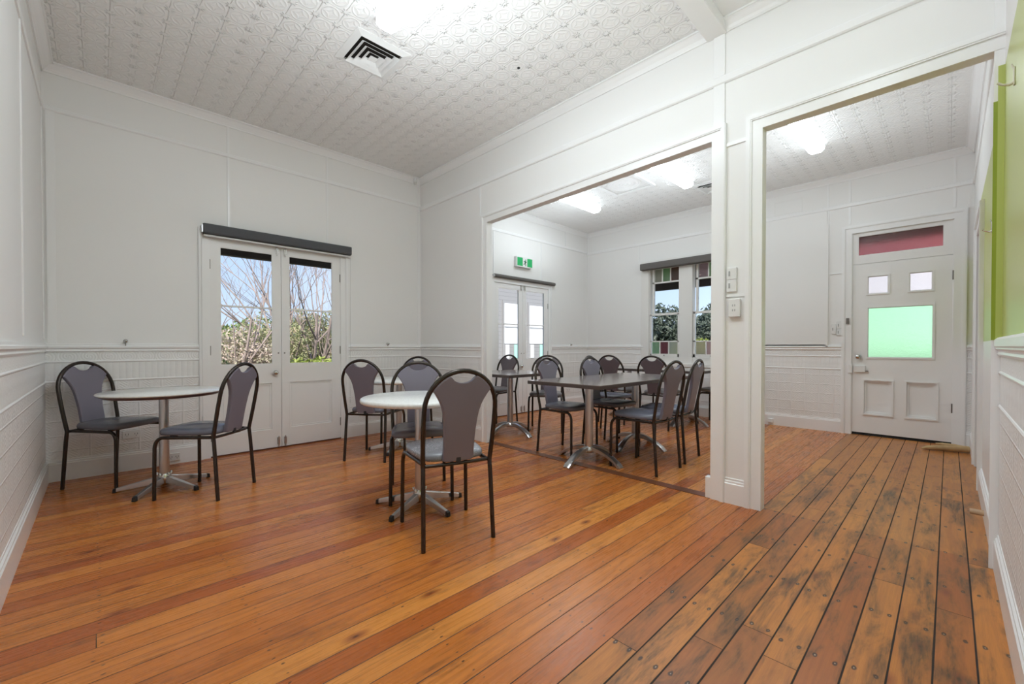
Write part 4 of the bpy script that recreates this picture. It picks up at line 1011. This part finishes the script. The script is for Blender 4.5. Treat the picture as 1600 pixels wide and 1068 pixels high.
# weatherboard wing seen through door_2
root = empty('weatherboard_wing', (9.2, 9.0, -.4)); tag(root, 'grey weatherboard wing with two white sash windows beyond the far double doors', 'building'); iv = Matrix.Translation((-9.2, -9.0, .4))
def po(mb, nm, mt, par=None, lab=None):
    o = mb.build(nm, mt, par or root)
    if par is None: o.matrix_parent_inverse = iv
    if lab: o['label'] = lab
    return o
po(MB().box(7.0, 12.4, 9.0, 9.15, -.40, 4.2), 'wall', M['wboard'])
for a, b in ((8.40, 8.95), (9.45, 10.08)):
    m = MB(); m.box(a-.06, b+.06, 8.96, 9.0, .60, 2.42); fr = po(m, 'window_frame', M['wboard'])
    MB().box(a, b, 8.945, 8.96, 1.15, 2.32).build('white_blind', M['outwhite'], fr)
    MB().box(a, b, 8.935, 8.950, 1.62, 1.66).build('sash_bar', M['plastic_grey'], fr)
    MB().box(b-.17, b-.02, 8.935, 8.953, .72, 1.12).build('mint_pane', M['mint'], fr)
    MB().box(a+.03, a+.17, 8.935, 8.953, .72, 1.12).build('white_pane', M['outwhite'], fr)

def leaves(m, c, rad, n, size, rng, shell=.35, squash=1.0):
    for _ in range(n):
        while True:
            v = Vector((rng.uniform(-1, 1), rng.uniform(-1, 1), rng.uniform(-1, 1)))
            if shell < v.length < 1: break
        p = Vector(c)+Vector((v.x*rad[0], v.y*rad[1], v.z*rad[2]))
        a = Vector((rng.gauss(0, 1), rng.gauss(0, 1), rng.gauss(0, 1))).normalized(); b = a.orthogonal().normalized()
        b = (Matrix.Rotation(rng.uniform(0, 6.28), 3, a) @ b); s = size*rng.uniform(.6, 1.3); q = a.cross(b)
        m.add([p-b*s, p+q*s*.42+a*s*.12, p+b*s, p-q*s*.42+a*s*.12], [(0, 1, 2), (0, 2, 3)])
def branch(m, p, d, L, r, depth, rng, spread=.5, up=.15, segs=4):
    pts = [p.copy()]; rs = [r]; q = p.copy(); dd = d.copy()
    for i in range(segs):
        dd = (dd+Vector((rng.gauss(0, .10), rng.gauss(0, .10), rng.gauss(0, .05)+up*.3))).normalized()
        q = q+dd*L/segs; pts.append(q.copy()); rs.append(r*(1-.45*(i+1)/segs))
    m.tube(pts, rs, 5 if depth < 2 else 7, cap=False)
    if depth > 0:
        for k in range(rng.choice((2, 3, 3))):
            j = rng.randint(max(1, segs-2), segs)
            nd = (dd+Vector((rng.gauss(0, spread), rng.gauss(0, spread), rng.gauss(0, spread*.4)+up))).normalized()
            branch(m, pts[j], nd, L*rng.uniform(.55, .85), rs[j]*.72, depth-1, rng, spread, up, segs)
def bare_tree(x, y, stems, h, r, seed, label, depth=4, spread=.42, lean=(0, 0), mt='bark', grp=None):
    rng = random.Random(seed); root = empty('bare_tree', (x, y, -.4)); tag(root, label, 'tree', grp); m = MB()
    for k in range(stems):
        a = 6.28*k/stems+rng.uniform(-.4, .4)
        d = Vector((math.cos(a)*.22+lean[0], math.sin(a)*.22+lean[1], 1)).normalized()
        branch(m, Vector((math.cos(a)*.05, math.sin(a)*.05, 0)), d, h*.42, r*rng.uniform(.7, 1), depth, rng, spread)
    m.build('branches', M[mt], root)
def shrub(x, y, rad, zc, n, size, mt, seed, label, cat='shrub', grp=None, stems=6, stem_mt='bark', lumps=5, shell=.2):
    rng = random.Random(seed); root = empty('leafy_shrub', (x, y, -.4)); tag(root, label, cat, grp)
    m = MB(); zc += .4
    for k in range(stems):
        a = rng.uniform(0, 6.28); rr = rng.uniform(.2, .8)
        m.tube([(math.cos(a)*.1, math.sin(a)*.1, 0), (math.cos(a)*rad[0]*rr*.5, math.sin(a)*rad[1]*rr*.5, zc*.6), (math.cos(a)*rad[0]*rr, math.sin(a)*rad[1]*rr, zc+rad[2]*rng.uniform(.1, .8))], [.022, .015, .005], 6, cap=False)
    m.build('stems', M[stem_mt], root)
    m = MB()
    for k in range(lumps):
        c = (rng.uniform(-.55, .55)*rad[0], rng.uniform(-.5, .5)*rad[1], zc+rng.uniform(-.45, .45)*rad[2])
        f = rng.uniform(.45, .75); leaves(m, c, (rad[0]*f, rad[1]*f, rad[2]*f), n//lumps, size, rng, shell)
    m.build('foliage', M[mt], root)
# seen through door_1
shrub(1.85, 9.2, (1.0, .7, 1.15), .95, 5200, .038, 'leaf_pink', 3, 'pinkish loose-leaved shrub in the left pane of the garden doors', stems=12, shell=.1)
shrub(2.55, 9.6, (.9, .7, 1.0), 1.0, 5200, .038, 'leaf_olive', 4, 'olive shrub beside the middle stile of the garden doors', stems=9)
shrub(1.75, 8.3, (1.2, .6, .55), .30, 9000, .036, 'leaf_dark', 5, 'dense dark green hedge low in the left pane', 'hedge', lumps=8)
shrub(3.9, 11.0, (1.1, .8, 1.1), 1.0, 9000, .042, 'leaf_olive', 6, 'rounded green bush low in the right pane of the garden doors', lumps=6)
shrub(2.95, 8.6, (.55, .5, .45), .45, 2500, .05, 'leaf_lime', 8, 'lime green low bush at the foot of the right pane')
shrub(3.5, 13.5, (2.2, .8, 1.0), .9, 7000, .08, 'leaf_dark', 9, 'distant dark trees seen behind the bare stems', 'tree')
bare_tree(1.56, 8.9, 2, 4.8, .036, 17, 'bare pinkish tree at the left edge of the garden doors', grp='bare trees in the garden', depth=3, spread=.34)
bare_tree(2.25, 12.0, 2, 4.6, .026, 31, 'bare tree with arching twigs behind the left pane', grp='bare trees in the garden', depth=3, spread=.6, lean=(0, 0))
bare_tree(3.35, 9.8, 6, 5.2, .050, 13, 'many-stemmed bare tree filling the right pane', grp='bare trees in the garden', lean=(-.06, 0))
bare_tree(3.95, 9.6, 8, 3.2, .022, 14, 'thicket of thin reddish stems low in the right pane', depth=3, spread=.35, grp='bare trees in the garden')
bare_tree(4.6, 11.5, 4, 5.6, .04, 15, 'bare tree at the right edge of the garden doors', grp='bare trees in the garden')
# seen through window_1
shrub(11.6, 5.75, (.9, 1.0, 1.15), 1.35, 4200, .075, 'leaf_blue', 21, 'dark leafy tree with crooked limbs in the left window sash', 'tree', stems=9, stem_mt='bark2', lumps=7)
shrub(12.6, 4.95, (.9, 1.0, 1.15), 1.25, 5200, .075, 'leaf_blue', 22, 'dark bushy tree in the right window sash', 'tree', stems=7, stem_mt='bark2', lumps=7)
shrub(11.0, 4.45, (.6, .7, .55), .75, 3000, .06, 'leaf_lime', 23, 'yellow green bush low in the right window sash')
shrub(13.0, 6.6, (1.2, 1.6, 1.2), .9, 5000, .08, 'leaf_blue', 24, 'dark tree behind the left window sash', 'tree', stem_mt='bark2')
